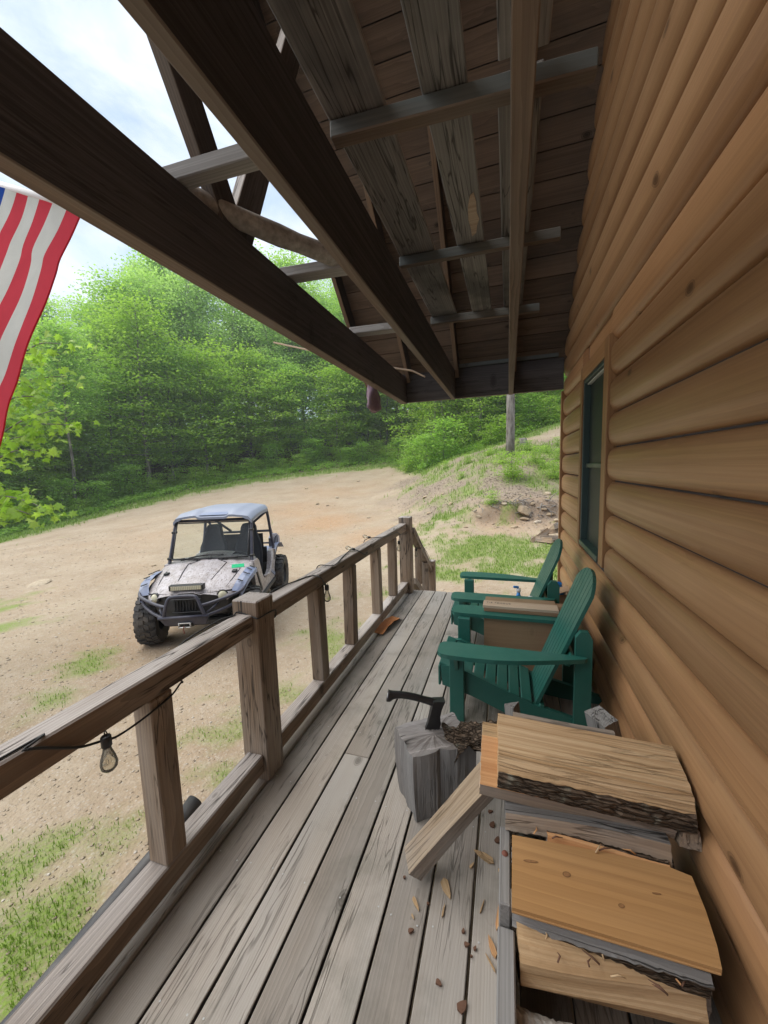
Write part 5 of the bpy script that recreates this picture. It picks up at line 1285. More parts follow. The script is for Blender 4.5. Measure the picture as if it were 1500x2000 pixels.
# lower side panels
for sy in (-1, 1):
    poly = [(.70, 1.08), (.52, 1.09), (.40, 1.02), (.30, .86), (.22, .70), (.10, .62), (-.26, .60), (-.40, .66), (-.50, .80), (-.58, .98), (-.70, 1.00), (-.82, .97), (-.86, .80), (-.72, .62), (-.66, .44), (-.60, .36), (.54, .34), (.66, .48), (.70, .66), (.72, .86)]
    if sy < 0: poly = poly[::-1]
    y1 = .705 if sy > 0 else -.62; T = Matrix(((1, 0, 0, 0), (0, 0, -1, y1), (0, 1, 0, 0), (0, 0, 0, 1)))
    mb = MB(); mb.prism(poly, .085, M['camo'], T)
    up_('side_panel', mb)
    mb = MB()
    mb.bar((.55, sy * .715, .40), (-.62, sy * .715, .41), .05, .06, M['darkplastic']); mb.bar((.66, sy * .712, .95), (.36, sy * .712, .50), .02, .05, M['darkplastic']); mb.bar((-.30, sy * .712, .68), (-.66, sy * .712, .50), .02, .06, M['bluegrey'])
    mb.tube([(.10, sy * .70, .66), (-.22, sy * .71, .62), (-.46, sy * .71, .76), (-.60, sy * .70, .98)], .026, M['camo'], 8)
    up_('door_sill', mb)
# seats
for sy in (-1, 1):
    mb = MB(); secs = [(-.30, .56, .24), (-.34, .72, .255), (-.40, .95, .255), (-.45, 1.15, .235), (-.48, 1.28, .185), (-.50, 1.36, .15), (-.52, 1.48, .135), (-.53, 1.545, .10)]
    pts = []
    for x, z, w_ in secs:
        row = [Vector((x - .06, sy * .32 + w_ * .92, z))]
        for v in np.linspace(1, -1, 9): row.append(Vector((x + .02 + .055 * abs(v) ** 3 - .0, sy * .32 + v * w_, z)))
        row += [Vector((x - .06, sy * .32 - w_ * .92, z)), Vector((x - .09, sy * .32, z)), row[0].copy()]
        pts.append(row)
    mb.grid(pts, M['seat']); mb.add(pts[-1][:-1], [list(range(len(pts[-1]) - 1))], M['seat'])
    mb.box((-.36, sy * .32 - .25, .47), (.16, sy * .32 + .25, .60), M['seat'], 0, .05)
    up_('seat', mb)
# steering wheel
mb = MB(); T = Matrix.Translation((.20, .32, 1.02)) @ Matrix.Rotation(R(-58), 4, 'Y')
mb.tube([T @ Vector((.165 * math.cos(a), .165 * math.sin(a), 0)) for a in np.linspace(0, 2 * PI, 33)], .015, M['black'], 8, cap=False)
for a in (.5, 2.6, 4.71): mb.bar(T @ Vector((0, 0, -.01)), T @ Vector((.16 * math.cos(a), .16 * math.sin(a), 0)), .03, .012, M['black'])
mb.tube([T @ Vector((0, 0, 0)), T @ Vector((0, 0, -.22))], .03, M['black'], 8); up_('steering_wheel', mb)
# roll cage
mb = MB(); rt_ = .027
for sy in (-1, 1):
    mb.tube(smooth([(.70, sy * .655, 1.02), (.62, sy * .65, 1.12), (.38, sy * .615, 1.68), (.28, sy * .60, 1.765), (.10, sy * .59, 1.785), (-.62, sy * .585, 1.80), (-.78, sy * .59, 1.78), (-.86, sy * .605, 1.66), (-.84, sy * .65, 1.25), (-.80, sy * .69, 1.02), (-.72, sy * .69, .78)], 4), rt_, M['blackpaint'], 10)
    mb.tube(smooth([(-.82, sy * .60, 1.72), (-1.05, sy * .58, 1.45), (-1.35, sy * .56, 1.15)], 4), rt_ * .9, M['blackpaint'], 8)
mb.tube([(-.70, -.58, 1.79), (-.70, .58, 1.79)], rt_, M['blackpaint'], 8); mb.tube([(.34, -.61, 1.73), (.34, .61, 1.73)], rt_ * .9, M['blackpaint'], 8)
mb.tube([(-.83, -.62, 1.34), (-.83, .62, 1.34)], rt_ * .9, M['blackpaint'], 8); mb.tube([(-.82, .60, 1.74), (-.83, .12, 1.36)], rt_ * .9, M['blackpaint'], 8); mb.tube([(-.82, -.60, 1.74), (-.83, -.12, 1.36)], rt_ * .9, M['blackpaint'], 8)
for sy in (-1, 1):
    for z in (1.16, 1.56): x = np.interp(z, [1.12, 1.68], [.62, .38]); y = np.interp(z, [1.12, 1.68], [.65, .615]); mb.box((x - .035, sy * y - .035, z - .02), (x + .04, sy * y + .035, z + .02), M['black'], 2, .008)
up_('roll_cage', mb)
mb = MB(); mb.grid([[Vector((-.80, y, z)) for y in np.linspace(-.5, .5, 5)] for z in np.linspace(.72, 1.30, 5)], M['darkplastic']); mb.box((-.86, -.55, .70), (-.805, .55, 1.02), M['darkplastic'], 1, .01); up_('rear_bulkhead', mb)
# hard roof
mb = MB(); pts = []
xsr = np.linspace(.44, -.92, 15); ysr = np.linspace(-1, 1, 29)
for x in xsr:
    row = []; w_ = np.interp(x, [-.92, -.7, .2, .44], [.60, .635, .655, .63])
    for v in ysr:
        a = abs(v); z = 1.815 + .055 * (1 - a ** 4) + np.interp(x, [-.92, -.3, .2, .44], [.025, .03, .012, -.045])
        if a < .62: z += .020 * min(1, (.62 - a) / .06) * np.interp(x, [-.9, -.8, .30, .40], [0, 1, 1, 0.2])
        if x > .12 and a < .40: z -= .035 * min(1, (.40 - a) / .05) * np.interp(x, [.12, .17, .44], [0, 1, 1])
        if a > .97: z -= .045
        row.append(Vector((x, v * w_, z)))
    pts.append(row)
mb.grid(pts, M['roofplastic']); lowr = [[p + Vector((0, 0, -.035 - .02 * (abs(p.y) > .5))) for p in r_] for r_ in pts]; mb.grid(lowr, M['darkplastic'])
edge = [pts[0], lowr[0]]; mb.grid(edge, M['roofplastic']); mb.grid([pts[-1], lowr[-1]], M['roofplastic']); mb.grid([[r_[0] for r_ in pts], [r_[0] for r_ in lowr]], M['roofplastic']); mb.grid([[r_[-1] for r_ in pts], [r_[-1] for r_ in lowr]], M['roofplastic'])
roof_ = up_('roof', mb)
mb = MB(); q = []
for v in np.linspace(-.36, .36, 9): q.append([Vector((x, v * .64 * (1 if x > .3 else .9), 1.815 + .055 + np.interp(x, [-.3, .2, .44], [.03, .012, -.045]) - .010)) for x in (.16, .40)])
mb.grid(q, M['bluegrey']); up_('roof_recess', mb)
# windshield
mb = MB(); A_ = lambda y, t: Vector((np.interp(t, [0, 1], [.655, .395]), y, np.interp(t, [0, 1], [1.14, 1.70])))
mb.grid([[A_(y * (1 - .05 * t), t) + Vector((.02 * (1 - (y / .62) ** 2), 0, 0)) for y in np.linspace(-.60, .60, 9)] for t in np.linspace(0, 1, 5)], M['shield']); up_('windshield', mb)
mb = MB(); mb.tube([A_(-.60, .02), A_(-.2, .02) + Vector((.02, 0, 0)), A_(.2, .02) + Vector((.02, 0, 0)), A_(.60, .02)], .016, M['darkplastic'], 6); mb.tube([A_(-.585, 1), A_(.585, 1)], .010, M['darkplastic'], 6)
mb.tube([A_(-.60, .02), A_(-.585, 1)], .012, M['darkplastic'], 6); mb.tube([A_(.60, .02), A_(.585, 1)], .012, M['darkplastic'], 6)
for y in (-.42, .0, .42): mb.box((.66, y - .03, 1.135), (.70, y + .03, 1.175), M['black'], 1, .006)
mb.tube(smooth([A_(-.36, -.06), A_(-.30, .06) + Vector((.03, 0, 0)), A_(-.05, .12) + Vector((.035, 0, 0)), A_(.2, .10) + Vector((.03, 0, 0))], 5), .012, M['black'], 6)
up_('windshield_frame', mb)
# rear bed and fenders
mb = MB(); mb.box((-1.55, -.62, .86), (-.88, .62, .90), M['bluegrey'], 0, .01)
for sy in (-1, 1):
    poly = [(-.86, .90), (-.86, 1.18), (-1.0, 1.24), (-1.36, 1.20), (-1.62, 1.10), (-1.66, .98), (-1.50, .90)]
    if sy < 0: poly = poly[::-1]
    T = Matrix(((1, 0, 0, 0), (0, 0, -1, sy * .62 + .03), (0, 1, 0, 0), (0, 0, 0, 1))); mb.prism(poly, .06, M['bluegrey'], T)
    pts = [[Vector((x, sy * (y), z)) for (x, z) in ((-.74, .98), (-.86, 1.02), (-1.10, 1.04), (-1.36, 1.0), (-1.56, .86))] for y in (.60, .745)]; mb.grid(pts, M['bluegrey'], False)
    for k in range(4): x = -.95 - .14 * k; mb.bar((x, sy * .648, 1.0), (x + .02, sy * .652, 1.16), .03, .012, M['black'])
up_('cargo_bed', mb)
mb = MB()
for sy in (-1, 1): mb.tube(smooth([(-1.50, sy * .55, .70), (-1.76, sy * .56, .86), (-1.80, sy * .56, 1.0), (-1.60, sy * .56, 1.14)], 4), .02, M['blackpaint'], 8)
mb.tube([(-1.79, -.56, .92), (-1.79, .56, .92)], .02, M['blackpaint'], 8); up_('rear_bumper', mb)
# front bumper, skid plate, winch, light bar
mb = MB(); tb = .0225
for sy in (-1, 1):
    mb.tube(smooth([(1.15, sy * .735, .985), (1.32, sy * .735, .90), (1.48, sy * .68, .82), (1.66, sy * .40, .755), (1.73, sy * .235, .73)], 5), tb, M['blackpaint'], 10)
    mb.tube(smooth([(1.40, sy * .71, .86), (1.46, sy * .66, .70), (1.60, sy * .48, .62), (1.74, sy * .26, .575)], 5), tb, M['blackpaint'], 10)
    mb.tube([(1.46, sy * .40, .70), (1.62, sy * .36, .66), (1.70, sy * .30, .62)], .016, M['blackpaint'], 8)
mb.tube(smooth([(1.74, -.27, .56), (1.745, -.235, .70), (1.73, -.19, .83), (1.72, -.12, .865), (1.72, .12, .865), (1.73, .19, .83), (1.745, .25, .68), (1.74, .29, .56)], 5), tb, M['blackpaint'], 10)
up_('front_bumper', mb)
mb = MB(); mb.add([Vector(p) for p in ((1.765, -.33, .60), (1.765, .33, .60), (1.70, .27, .455), (1.70, -.27, .455), (1.73, -.33, .60), (1.73, .33, .60), (1.66, .27, .455), (1.66, -.27, .455))], [[0, 1, 2, 3], [7, 6, 5, 4], [0, 4, 5, 1], [1, 5, 6, 2], [2, 6, 7, 3], [3, 7, 4, 0]], M['blackpaint'])
mb.tube([(1.755, -.33, .585), (1.755, .33, .585)], .02, M['blackpaint'], 8); up_('skid_plate', mb)
mb = MB(); mb.tube([(1.68, -.10, .46), (1.68, .10, .46)], .035, M['black'], 12); mb.box((1.715, -.085, .425), (1.745, .085, .44), M['steel'], 1, .003); mb.box((1.715, -.085, .485), (1.745, .085, .50), M['steel'], 1, .003)
for y in (-.075, .075): mb.tube([(1.735, y, .44), (1.735, y, .485)], .012, M['steel'], 8)
mb.tube(smooth([(1.75, 0, .46), (1.78, 0, .43), (1.775, .005, .36)], 4), .008, M['brownmetal'], 6); up_('winch', mb)
mb = MB(); mb.box((1.52, -.235, .905), (1.60, .235, .985), M['black'], 1, .008); lb = up_('light_bar', mb)
mb = MB(); mb.box((1.601, -.205, .918), (1.606, .205, .972), M['bar'], 1, .002)
for k in range(17): y = -.195 + .0244 * k; mb.box((1.6065, y - .0015, .918), (1.608, y + .0015, .972), M['black'], 2, .0005)
o = up_('lens', mb); o.parent = lb
# ------------------------------------------------------------------ flag on its pole
P0 = at_d(168, 412, 1.22); Pq = at_d(18, 366, 1.50)      # lower and upper ends of the visible hoist
hd_ = (Pq - P0).normalized()
mb = MB(); mb.tube([P0 - hd_ * .16, Pq + hd_ * 1.0], .0125, M['white'], 10)
tag(mb.build('flagpole', at=P0), 'slim white pole reaching out from the porch joist and carrying the flag', 'flagpole')
mb = MB(); q0 = P0 - hd_ * .17; mb.bar(q0 - hd_ * .02, q0 + hd_ * .10, .035, .035, M['blackpaint']); tag(mb.build('pole_bracket', at=q0), 'small dark bracket holding the flagpole on the joist', 'bracket')
flag = thing('flag', tuple(P0), 0, 'red and white striped flag with blue corner hanging left of the porch joist', 'flag')
ed = [(160, 413), (138, 458), (112, 505), (104, 535), (84, 595), (60, 650), (44, 690), (28, 745), (12, 790), (4, 850), (-8, 910), (-30, 990)]
edge3 = [at_d(x, y, 1.22 + .05 * math.sin(i * .9) + .012 * i) for i, (x, y) in enumerate(ed)]
edge3 = smooth(edge3, 4)
nu = 52; hoistL = (Pq - P0).length / 6 * 13
pts = []
for j, p in enumerate(edge3):
    t = j / (len(edge3) - 1); row = []
    for i in range(nu + 1):
        s_ = i / nu
        off = hd_ * hoistL * s_ * (1 - .10 * t) + Vector((0, 0, -.22 * t * s_))
        nrm = hd_.cross(Vector((0, 0, 1))).normalized()
        off += nrm * (.007 * math.sin(s_ * 7 + t * 4) * min(1, t * 3) + .004 * math.sin(s_ * 23 + t * 11) * min(1, t * 4 + .3))
        row.append(p + off)
    pts.append(row)
for s_ in range(13):
    a = s_ * 4
    mat = M['flagred'] if s_ % 2 == 0 else M['flagwhite']
    if s_ < 6: sub = [r_[a:a + 5] for r_ in pts]
    else: sub = [r_[a:a + 5] for r_ in pts[int(len(pts) * .42):]]
    mb = MB(); mb.grid(sub, mat); rel(mb.build('stripe'), flag)
mb = MB(); mb.grid([r_[24:] for r_ in pts[:int(len(pts) * .42) + 1]], M['flagblue']); rel(mb.build('canton'), flag)
mb = MB(); mb.tube([r_[0] for r_ in pts], .003, M['flagred'], 5); rel(mb.build('hem'), flag)

# ------------------------------------------------------------------ stones, stump, brush on the bank
def rock(p, s, flat, seed, label, name='rock', mat=None):
    rg = random.Random(seed); bm = bmesh.new(); bmesh.ops.create_icosphere(bm, subdivisions=3, radius=1)
    ax = [Vector((rg.uniform(-1, 1), rg.uniform(-1, 1), rg.uniform(-1, 1))).normalized() for _ in range(9)]; dd = [rg.uniform(.55, .9) for _ in range(9)]
    for v in bm.verts:
        for a, d in zip(ax, dd):
            e = v.co.dot(a) - d
            if e > 0: v.co -= a * e * .9
        v.co *= 1 + .05 * mnoise.noise(v.co * 3 + Vector((seed, 0, 0)))
        v.co = Vector((v.co.x * s[0], v.co.y * s[1], v.co.z * s[2] * flat))
    me = bpy.data.meshes.new(name); bm.to_mesh(me); bm.free(); me.materials.append(mat or M['rock'])
    a = me.attributes.new('lr', 'FLOAT', 'POINT'); a.data.foreach_set('value', np.full(len(me.vertices), rg.uniform(.2, .9), dtype=np.float32))
    o = link(name, me); o.location = p; o.rotation_euler = (rg.uniform(-.15, .15), rg.uniform(-.15, .15), rg.uniform(0, 6)); tag(o, label, 'rock', 'stones on the bank' if label.startswith('tan stone lying') else None)
    return o
p = hit(72, 1142); rock(p + Vector((0, 0, .0)), (.34, .20, .10), .5, 4, 'flat pale stone lying alone on the gravel left of the buggy', mat=M['rock'])
for x, y, s_, lab in ((1020, 1000, .34, 'broad brown slab of rock below the cut bank'), (1025, 1015, .17, None), (1060, 1050, .20, 'rounded tan boulder by the woodpile at the house corner'), (1050, 1020, .14, None), (985, 985, .13, None), (1075, 1005, .16, None), (1088, 1018, .12, None), (1062, 995, .12, None), (1040, 985, .10, None), (640, 988, .10, None), (658, 973, .12, None), (720, 1012, .09, None), (838, 1003, .12, None), (880, 985, .12, None), (830, 972, .16, None), (620, 985, .13, None), (598, 955, .14, None), (935, 1010, .1, None), (910, 1030, .08, None), (1005, 1030, .12, None), (1070, 965, .13, None), (300, 1105, .07, None), (865, 965, .10, None), (700, 940, .16, None)):
    p = hit(x, y)
    rock(p + Vector((0, 0, s_ * .12)), (s_, s_ * random.uniform(.6, 1), s_ * .8), random.uniform(.45, .8), int(x), lab or 'tan stone lying on the rough dirt bank behind the porch')
# root mat overhanging the cut bank
mb = MB(); rg = random.Random(11)
for k in range(46):
    t = rg.random(); a = Vector((B1.x, B1.y, 0)).lerp(Vector((B2.x, B2.y, 0)), t) + Vector((_bn.x, _bn.y, 0)) * rg.uniform(-.05, .30)
    pth = []; q = Vector((a.x, a.y, hz(a.x, a.y) + .04)); dirv = Vector((-_bn.x + rg.uniform(-1.2, 1.2), -_bn.y + rg.uniform(-1, 1), rg.uniform(-.3, .3))).normalized()
    for i in range(5): pth.append(q.copy()); q += dirv * rg.uniform(.05, .13); dirv += Vector((rg.uniform(-.5, .5), rg.uniform(-.5, .5), rg.uniform(-.6, .15))); dirv.normalize()
    mb.tube(pth, [.018, .015, .012, .009, .005], M['trunk'], 5)
tag(mb.build('root_tangle', at=(B1 + B2) / 2), 'dark tangle of roots hanging over the cut dirt bank', 'roots')
# stump
p = hit(1021, 868); mb = MB(); rg = random.Random(4)
pr = []
pts = [[p + Vector((r_ * math.cos(a) * (1 + .12 * math.sin(5 * a)), r_ * math.sin(a) * (1 + .12 * math.sin(5 * a)), z)) for a in np.linspace(0, 2 * PI, 21)] for r_, z in ((.34, -.1), (.25, .10), (.20, .26), (.19, .34), (.0, .36))]
mb.grid(pts, M['trunk']); tag(mb.build('tree_stump', at=p), 'grey cut tree stump near the top of the bank', 'stump')
# split wood heap at the house corner
hp = hit(1073, 1055)
labs = ['pale split log leaning on the wood heap at the house corner', 'reddish split log at the back of the wood heap beyond the house', 'grey split log lying flat in the outside wood heap', 'short split log on top of the outside wood heap', 'thin split log in front of the outside wood heap', 'thick split log under the outside wood heap']
for k, (dx, dy, dz, a, tl, L) in enumerate(((-.25, 0, .12, 40, 25, .5), (.1, .15, .22, -20, 10, .5), (.05, -.1, .08, 10, 0, .5), (.15, .05, .40, 60, 5, .35), (-.2, -.18, .05, -30, 0, .45), (.3, .0, .12, 80, 8, .5))):
    d = Vector((math.cos(R(a)) * math.cos(R(tl)), math.sin(R(a)) * math.cos(R(tl)), math.sin(R(tl)))) * L * .62; c_ = Vector((hp.x + dx, hp.y + dy, hz(hp.x, hp.y) + dz))
    split_log('firewood', c_ - d, c_ + d, [(-.085, -.06), (.075, -.06), (.03, .075)], [M['lath'], SD, BK], M['lath'], labs[k], 30 + k, nseg=6, group='logs of the outside wood heap')

# ------------------------------------------------------------------ trees
def leaf_quads(C, rg, size, per, sh, sv, tilt=.45, droop=0.):
    """per leaves around every centre C (n,3), flattened sprays; rhombic leaves"""
    n = len(C) * per
    c = np.repeat(C, per, 0) + np.stack([rg.normal(0, sh, n), rg.normal(0, sh, n), rg.normal(0, sv, n)], -1)
    a = rg.uniform(0, 2 * PI, n); s_ = size * rg.uniform(.6, 1.3, n)
    ax = np.stack([np.cos(a), np.sin(a), rg.normal(-droop, tilt, n)], -1); ax /= np.linalg.norm(ax, axis=1)[:, None]
    b_ = np.stack([-np.sin(a), np.cos(a), rg.normal(0, tilt, n)], -1); b_ -= ax * (ax * b_).sum(1)[:, None]; b_ /= np.linalg.norm(b_, axis=1)[:, None]
    l = ax * s_[:, None] * .5; w_ = b_ * s_[:, None] * .34
    V = np.stack([c - l, c + w_ - l * .1, c + l, c - w_ - l * .1], 1).reshape(-1, 3)
    F = np.arange(n * 4).reshape(-1, 4)
    tone = np.repeat(np.clip(np.repeat(rg.uniform(.1, .9, len(C)), per) + rg.normal(0, .15, n), 0, 1), 4)
    return V, F, tone
def tree_proto(seed, H, Rc, base, nb, per, leaf, sv=.10, lean=.03, rt=.012, multi=1, up=.5):
    rg = np.random.default_rng(seed); rd = random.Random(seed)
    mb = MB(); centres = []
    for st_ in range(multi):
        la = rd.uniform(0, 6.28); le = lean + (.16 if multi > 1 else 0)
        h = H * (1 if st_ == 0 else rd.uniform(.7, .95)); n = 8
        tp_ = [Vector((math.cos(la) * le * h * (k / n) ** 1.1 + .03 * H ** .5 * math.sin(k * 1.3 + seed), math.sin(la) * le * h * (k / n) ** 1.1 + .03 * H ** .5 * math.cos(k * 1.7 + seed), h * k / n - .3 * (k == 0))) for k in range(n + 1)]
        r0 = max(.02, rt * h)
        mb.tube(tp_, [r0 * (1.25 if k == 0 else 1) * (1 - .9 * (k / n)) + .008 for k in range(n + 1)], M['trunk'], 7)
        m_ = nb // multi
        for i in range(m_):
            t = base + (1 - base) * ((i + rd.random()) / m_)
            f = t * n; k = min(int(f), n - 1); s0 = tp_[k].lerp(tp_[k + 1], f - k)
            az = i * 2.4 + rd.uniform(-.5, .5)
            prof = math.sqrt(max(.10, 1 - ((t - .56) / .53) ** 2))
            L = Rc * prof * rd.uniform(.65, 1.15)
            el = up * (.35 + 1.1 * t) + rd.uniform(-.2, .2)
            pth = [s0]; d = Vector((math.cos(az) * math.cos(el), math.sin(az) * math.cos(el), math.sin(el)))
            for q in range(4): pth.append(pth[-1] + d * L / 4); d = (d + Vector((rd.uniform(-.2, .2), rd.uniform(-.2, .2), -.10 + rd.uniform(-.1, .1)))).normalized()
            rb = max(.008, r0 * .32 * (1 - t * .6))
            mb.tube(pth, [rb, rb * .75, rb * .5, rb * .3, rb * .12], M['trunk'], 4, cap=False)
            for q in range(1, 5):
                for _ in range(2 if q > 1 else 1):
                    o_ = Vector((rd.gauss(0, .13 * L + .12), rd.gauss(0, .13 * L + .12), rd.gauss(0, .12)))
                    centres.append(pth[q].lerp(pth[q - 1], rd.random() * .7) + o_)
    C = np.array([tuple(c) for c in centres])
    V, F, tone = leaf_quads(C, rg, leaf, per, .30 + .020 * H, sv)
    return mb, (V, F, tone)
def mesh_of(mb, name):
    o = mb.build(name); me = o.data; bpy.data.objects.remove(o); return me
protos = {}
def make_proto(key, matkey, *a, **k):
    mb, (V, F, t) = tree_proto(*a, **k)
    protos[key] = (mesh_of(mb, 'trunk'), np_mesh('crown', V, F, [M[matkey]], t))
make_proto('tall1', 'leaf', 1, 17.5, 3.3, .30, 84, 26, .23, lean=.02, up=.55)
make_proto('tall2', 'leaf', 2, 16.0, 3.1, .26, 82, 26, .22, lean=.03, up=.5)
make_proto('tall3', 'leafpale', 3, 18.5, 3.1, .34, 78, 24, .22, lean=.02, up=.7)
make_proto('birch', 'leafpale', 4, 14.5, 2.6, .28, 72, 24, .19, multi=3, up=.8)
make_proto('mid1', 'leaf', 5, 9.5, 2.7, .14, 60, 26, .19, lean=.04, up=.35)
make_proto('mid2', 'leafyoung', 6, 7.5, 2.6, .12, 54, 26, .18, lean=.05, up=.3)
make_proto('mid3', 'leafyoung', 9, 11., 2.5, .16, 60, 25, .19, lean=.03, up=.4)
make_proto('sap1', 'shrubleaf', 7, 2.6, 1.0, .05, 22, 16, .15, sv=.07, lean=.06, up=.4, rt=.010)
make_proto('sap2', 'leafyoung', 8, 1.7, .8, .03, 16, 15, .13, sv=.06, multi=2, up=.5, rt=.010)
make_proto('pole1', 'leaf', 12, 13.5, 2.4, .48, 54, 24, .20, lean=.03, up=.6, rt=.010)
make_proto('pole2', 'leafpale', 13, 12.0, 2.2, .52, 48, 24, .19, lean=.05, up=.6, rt=.010, multi=2)
made = {}
def plant(key, x, y, s, rz, label, cat, group, name='forest_tree', sz=None, dz=0, kids=('trunk', 'crown')):
    tm, cm = protos[key]
    root = thing(name, (x, y, hz(x, y) - .05 + dz), rz, label, cat, group); root.scale = (s, s, s * (sz or 1))
    for nm, me_ in zip(kids, (tm, cm)):
        o = bpy.data.objects.new(nm, me_); COL.objects.link(o); o.parent = root
    return root
rd = random.Random(42)
LAB = {'pole1': 'slim bare stemmed tree with a high green crown in the woods', 'pole2': 'pair of thin trunks under one pale crown in the woods', 'tall1': 'tall full leafed tree in the woods beyond the gravel drive', 'tall2': 'tall rounded green tree in the woods beyond the gravel drive', 'tall3': 'tall pale green airy tree in the woods beyond the drive', 'birch': 'many stemmed pale tree in the woods beyond the drive', 'mid1': 'mid sized layered green tree at the edge of the woods', 'mid2': 'low spreading green tree at the edge of the woods', 'mid3': 'bright yellow green young tree at the edge of the woods', 'sap1': 'leafy green shrub growing along the foot of the woods', 'sap2': 'small bright green sapling along the foot of the woods'}
CAMAZ = PI / 2 + YAW
def polar_at(px_, off):
    a = CAMAZ - math.atan((px_ - 750) / FPX); r_ = float(edge_r(a)) + off
    return r_ * math.cos(a), r_ * math.sin(a)
placed = []
def ok_at(x, y, d):
    if x > -1.2 and y < 8: return False
    return all((x - a) ** 2 + (y - b_) ** 2 > d * d for a, b_ in placed)
def row(n, p0, p1, o0, o1, keys, s0, s1, mind, gname, hfun=None, jx=.8):
    for k in range(n):
        q = p0 + (p1 - p0) * (k + .5 + rd.uniform(-jx, jx) * .5) / n
        for tr in range(6):
            x, y = polar_at(q + rd.uniform(-12, 12), rd.uniform(o0, o1))
            if ok_at(x, y, mind): break
        key = rd.choice(keys); s = rd.uniform(s0, s1) * (hfun(q) if hfun else 1)
        placed.append((x, y)); plant(key, x, y, s, rd.uniform(0, 6.28), LAB[key], 'tree' if key[:3] != 'sap' else 'shrub', 'woods: ' + LAB[key].split(' in ')[0].split(' at ')[0].split(' growing')[0].split(' along')[0], name='forest_tree' if key[:3] != 'sap' else 'shrub', sz=rd.uniform(.92, 1.1), kids=('trunk', 'crown') if key[:3] != 'sap' else ('stem', 'foliage'))
def hl(q): return float(np.interp(q, [-300, 60, 130, 200, 280, 340, 450, 560, 700, 900, 1200], [.86, .88, .92, 1.0, 1.16, 1.3, 1.28, 1.3, 1.3, 1.2, 1.1]))
row(26, -330, 900, 3.2, 7.5, ['mid1', 'mid2', 'mid3', 'pole1', 'mid2'], .75, 1.1, 1.6, 'trees of the wood edge', hl)
row(20, -330, 900, 7, 12, ['tall2', 'birch', 'mid3', 'pole1', 'mid1', 'pole2'], .75, 1.0, 2., 'trees of the woods', hl)
row(24, -330, 900, 12, 20, ['tall1', 'tall2', 'tall3', 'birch'], .78, 1.0, 2.2, 'trees of the woods', hl)
row(22, -330, 900, 20, 32, ['tall1', 'tall3', 'tall2'], .85, 1.1, 2.5, 'trees of the woods', hl)
row(14, 840, 1250, 2, 8, ['pole1', 'mid3', 'pole2', 'mid1'], .65, .95, 1.6, 'trees of the wood edge')
row(16, 840, 1300, 8, 24, ['tall1', 'tall2', 'birch', 'tall3'], .7, 1.0, 2.2, 'trees of the woods')
row(58, -330, 830, .8, 3.2, ['sap2', 'sap2', 'sap1'], .5, .95, .5, 'shrubs of the wood edge')
row(22, 780, 1200, -.5, 3., ['sap1', 'sap2'], .6, 1.2, .5, 'shrubs of the wood edge')
# bark litter strewn over the bank (stuff)
rg = np.random.default_rng(51); n = 16000
q = rg.uniform(760, 1125, n); r_ = rg.uniform(9.5, 26, n); a_ = CAMAZ - np.arctan((q - 750) / FPX); X, Y = r_ * np.cos(a_), r_ * np.sin(a_)
keepm = rg.uniform(0, 1, n) < litter_mask(X, Y) * .9 + .04; X, Y = X[keepm], Y[keepm]; Z = height(X, Y) + .012
V, F, t = leaf_quads(np.stack([X, Y, Z], -1), rg, .06, 1, .01, .006, .22)
me = np_mesh('bark_litter', V, F, [stone_mat('dry_litter_flake', (.17, .13, .095), (.30, .245, .195), (.42, .37, .32))], t)
g = link('bark_litter', me); g['kind'] = 'stuff'; g['label'] = 'dry bark and leaf litter strewn over the bank'; g['category'] = 'litter'
# single shrubs and the lone trunk on the bank
def shrub_at(px_, py_, key, s, label):
    p = hit(px_, py_); return plant(key, p.x, p.y, s, rd.uniform(0, 6), label, 'shrub', None, 'shrub', kids=('stem', 'foliage'))
shrub_at(800, 922, 'sap2', .62, 'bright leafy bush at the corner where the drive meets the bank')
shrub_at(1000, 935, 'sap2', .55, 'yellow green sapling on the bank in front of the lone grey trunk')
shrub_at(1085, 935, 'sap2', .38, 'small sapling on the bank close to the house corner')
shrub_at(958, 985, 'sap2', .26, 'tiny leafy plant rooted under the cut bank')
for k, (x, y) in enumerate(((870, 915), (915, 905), (955, 890), (1030, 880), (1070, 885), (1095, 900), (980, 905), (1060, 915), (900, 935), (1010, 870), (1090, 870), (935, 880))):
    p = hit(x, y); plant('sap2', p.x, p.y, rd.uniform(.16, .30), rd.uniform(0, 6), 'small green weed sprouting from the litter covered bank', 'weed', 'weeds on the bank', 'weed', kids=('stem', 'foliage'))
shrub_at(1045, 905, 'sap2', .40, 'low green bush halfway up the bank right of the trunk')
p = hit(996, 890)
tr_ = thing('tree', (p.x, p.y, p.z - .1), 0, 'straight grey trunk standing alone on the bank', 'tree')
mb = MB(); pth = [Vector((.02 * math.sin(k), .02 * math.cos(k * 1.4), 1.1 * k)) for k in range(12)]; mb.tube(pth, [.19 - .007 * k for k in range(12)], M['trunk'], 12); o = mb.build('trunk'); o.parent = tr_
rg = np.random.default_rng(77); C = np.stack([rg.normal(0, 1.5, 130), rg.normal(0, 1.5, 130), rg.normal(11.4, 1.5, 130)], -1)
V, F, t = leaf_quads(C, rg, .25, 14, .35, .12); o = link('crown', np_mesh('crown', V, F, [M['leaf']], t)); o.parent = tr_
mb = MB()
for k in range(0, 130, 5): mb.tube([Vector((0, 0, min(11.9, C[k][2] - 1.2))), Vector(C[k])], [.04, .01], M['trunk'], 4)
o = mb.build('branches'); o.name = 'branch_set'; o.parent = tr_
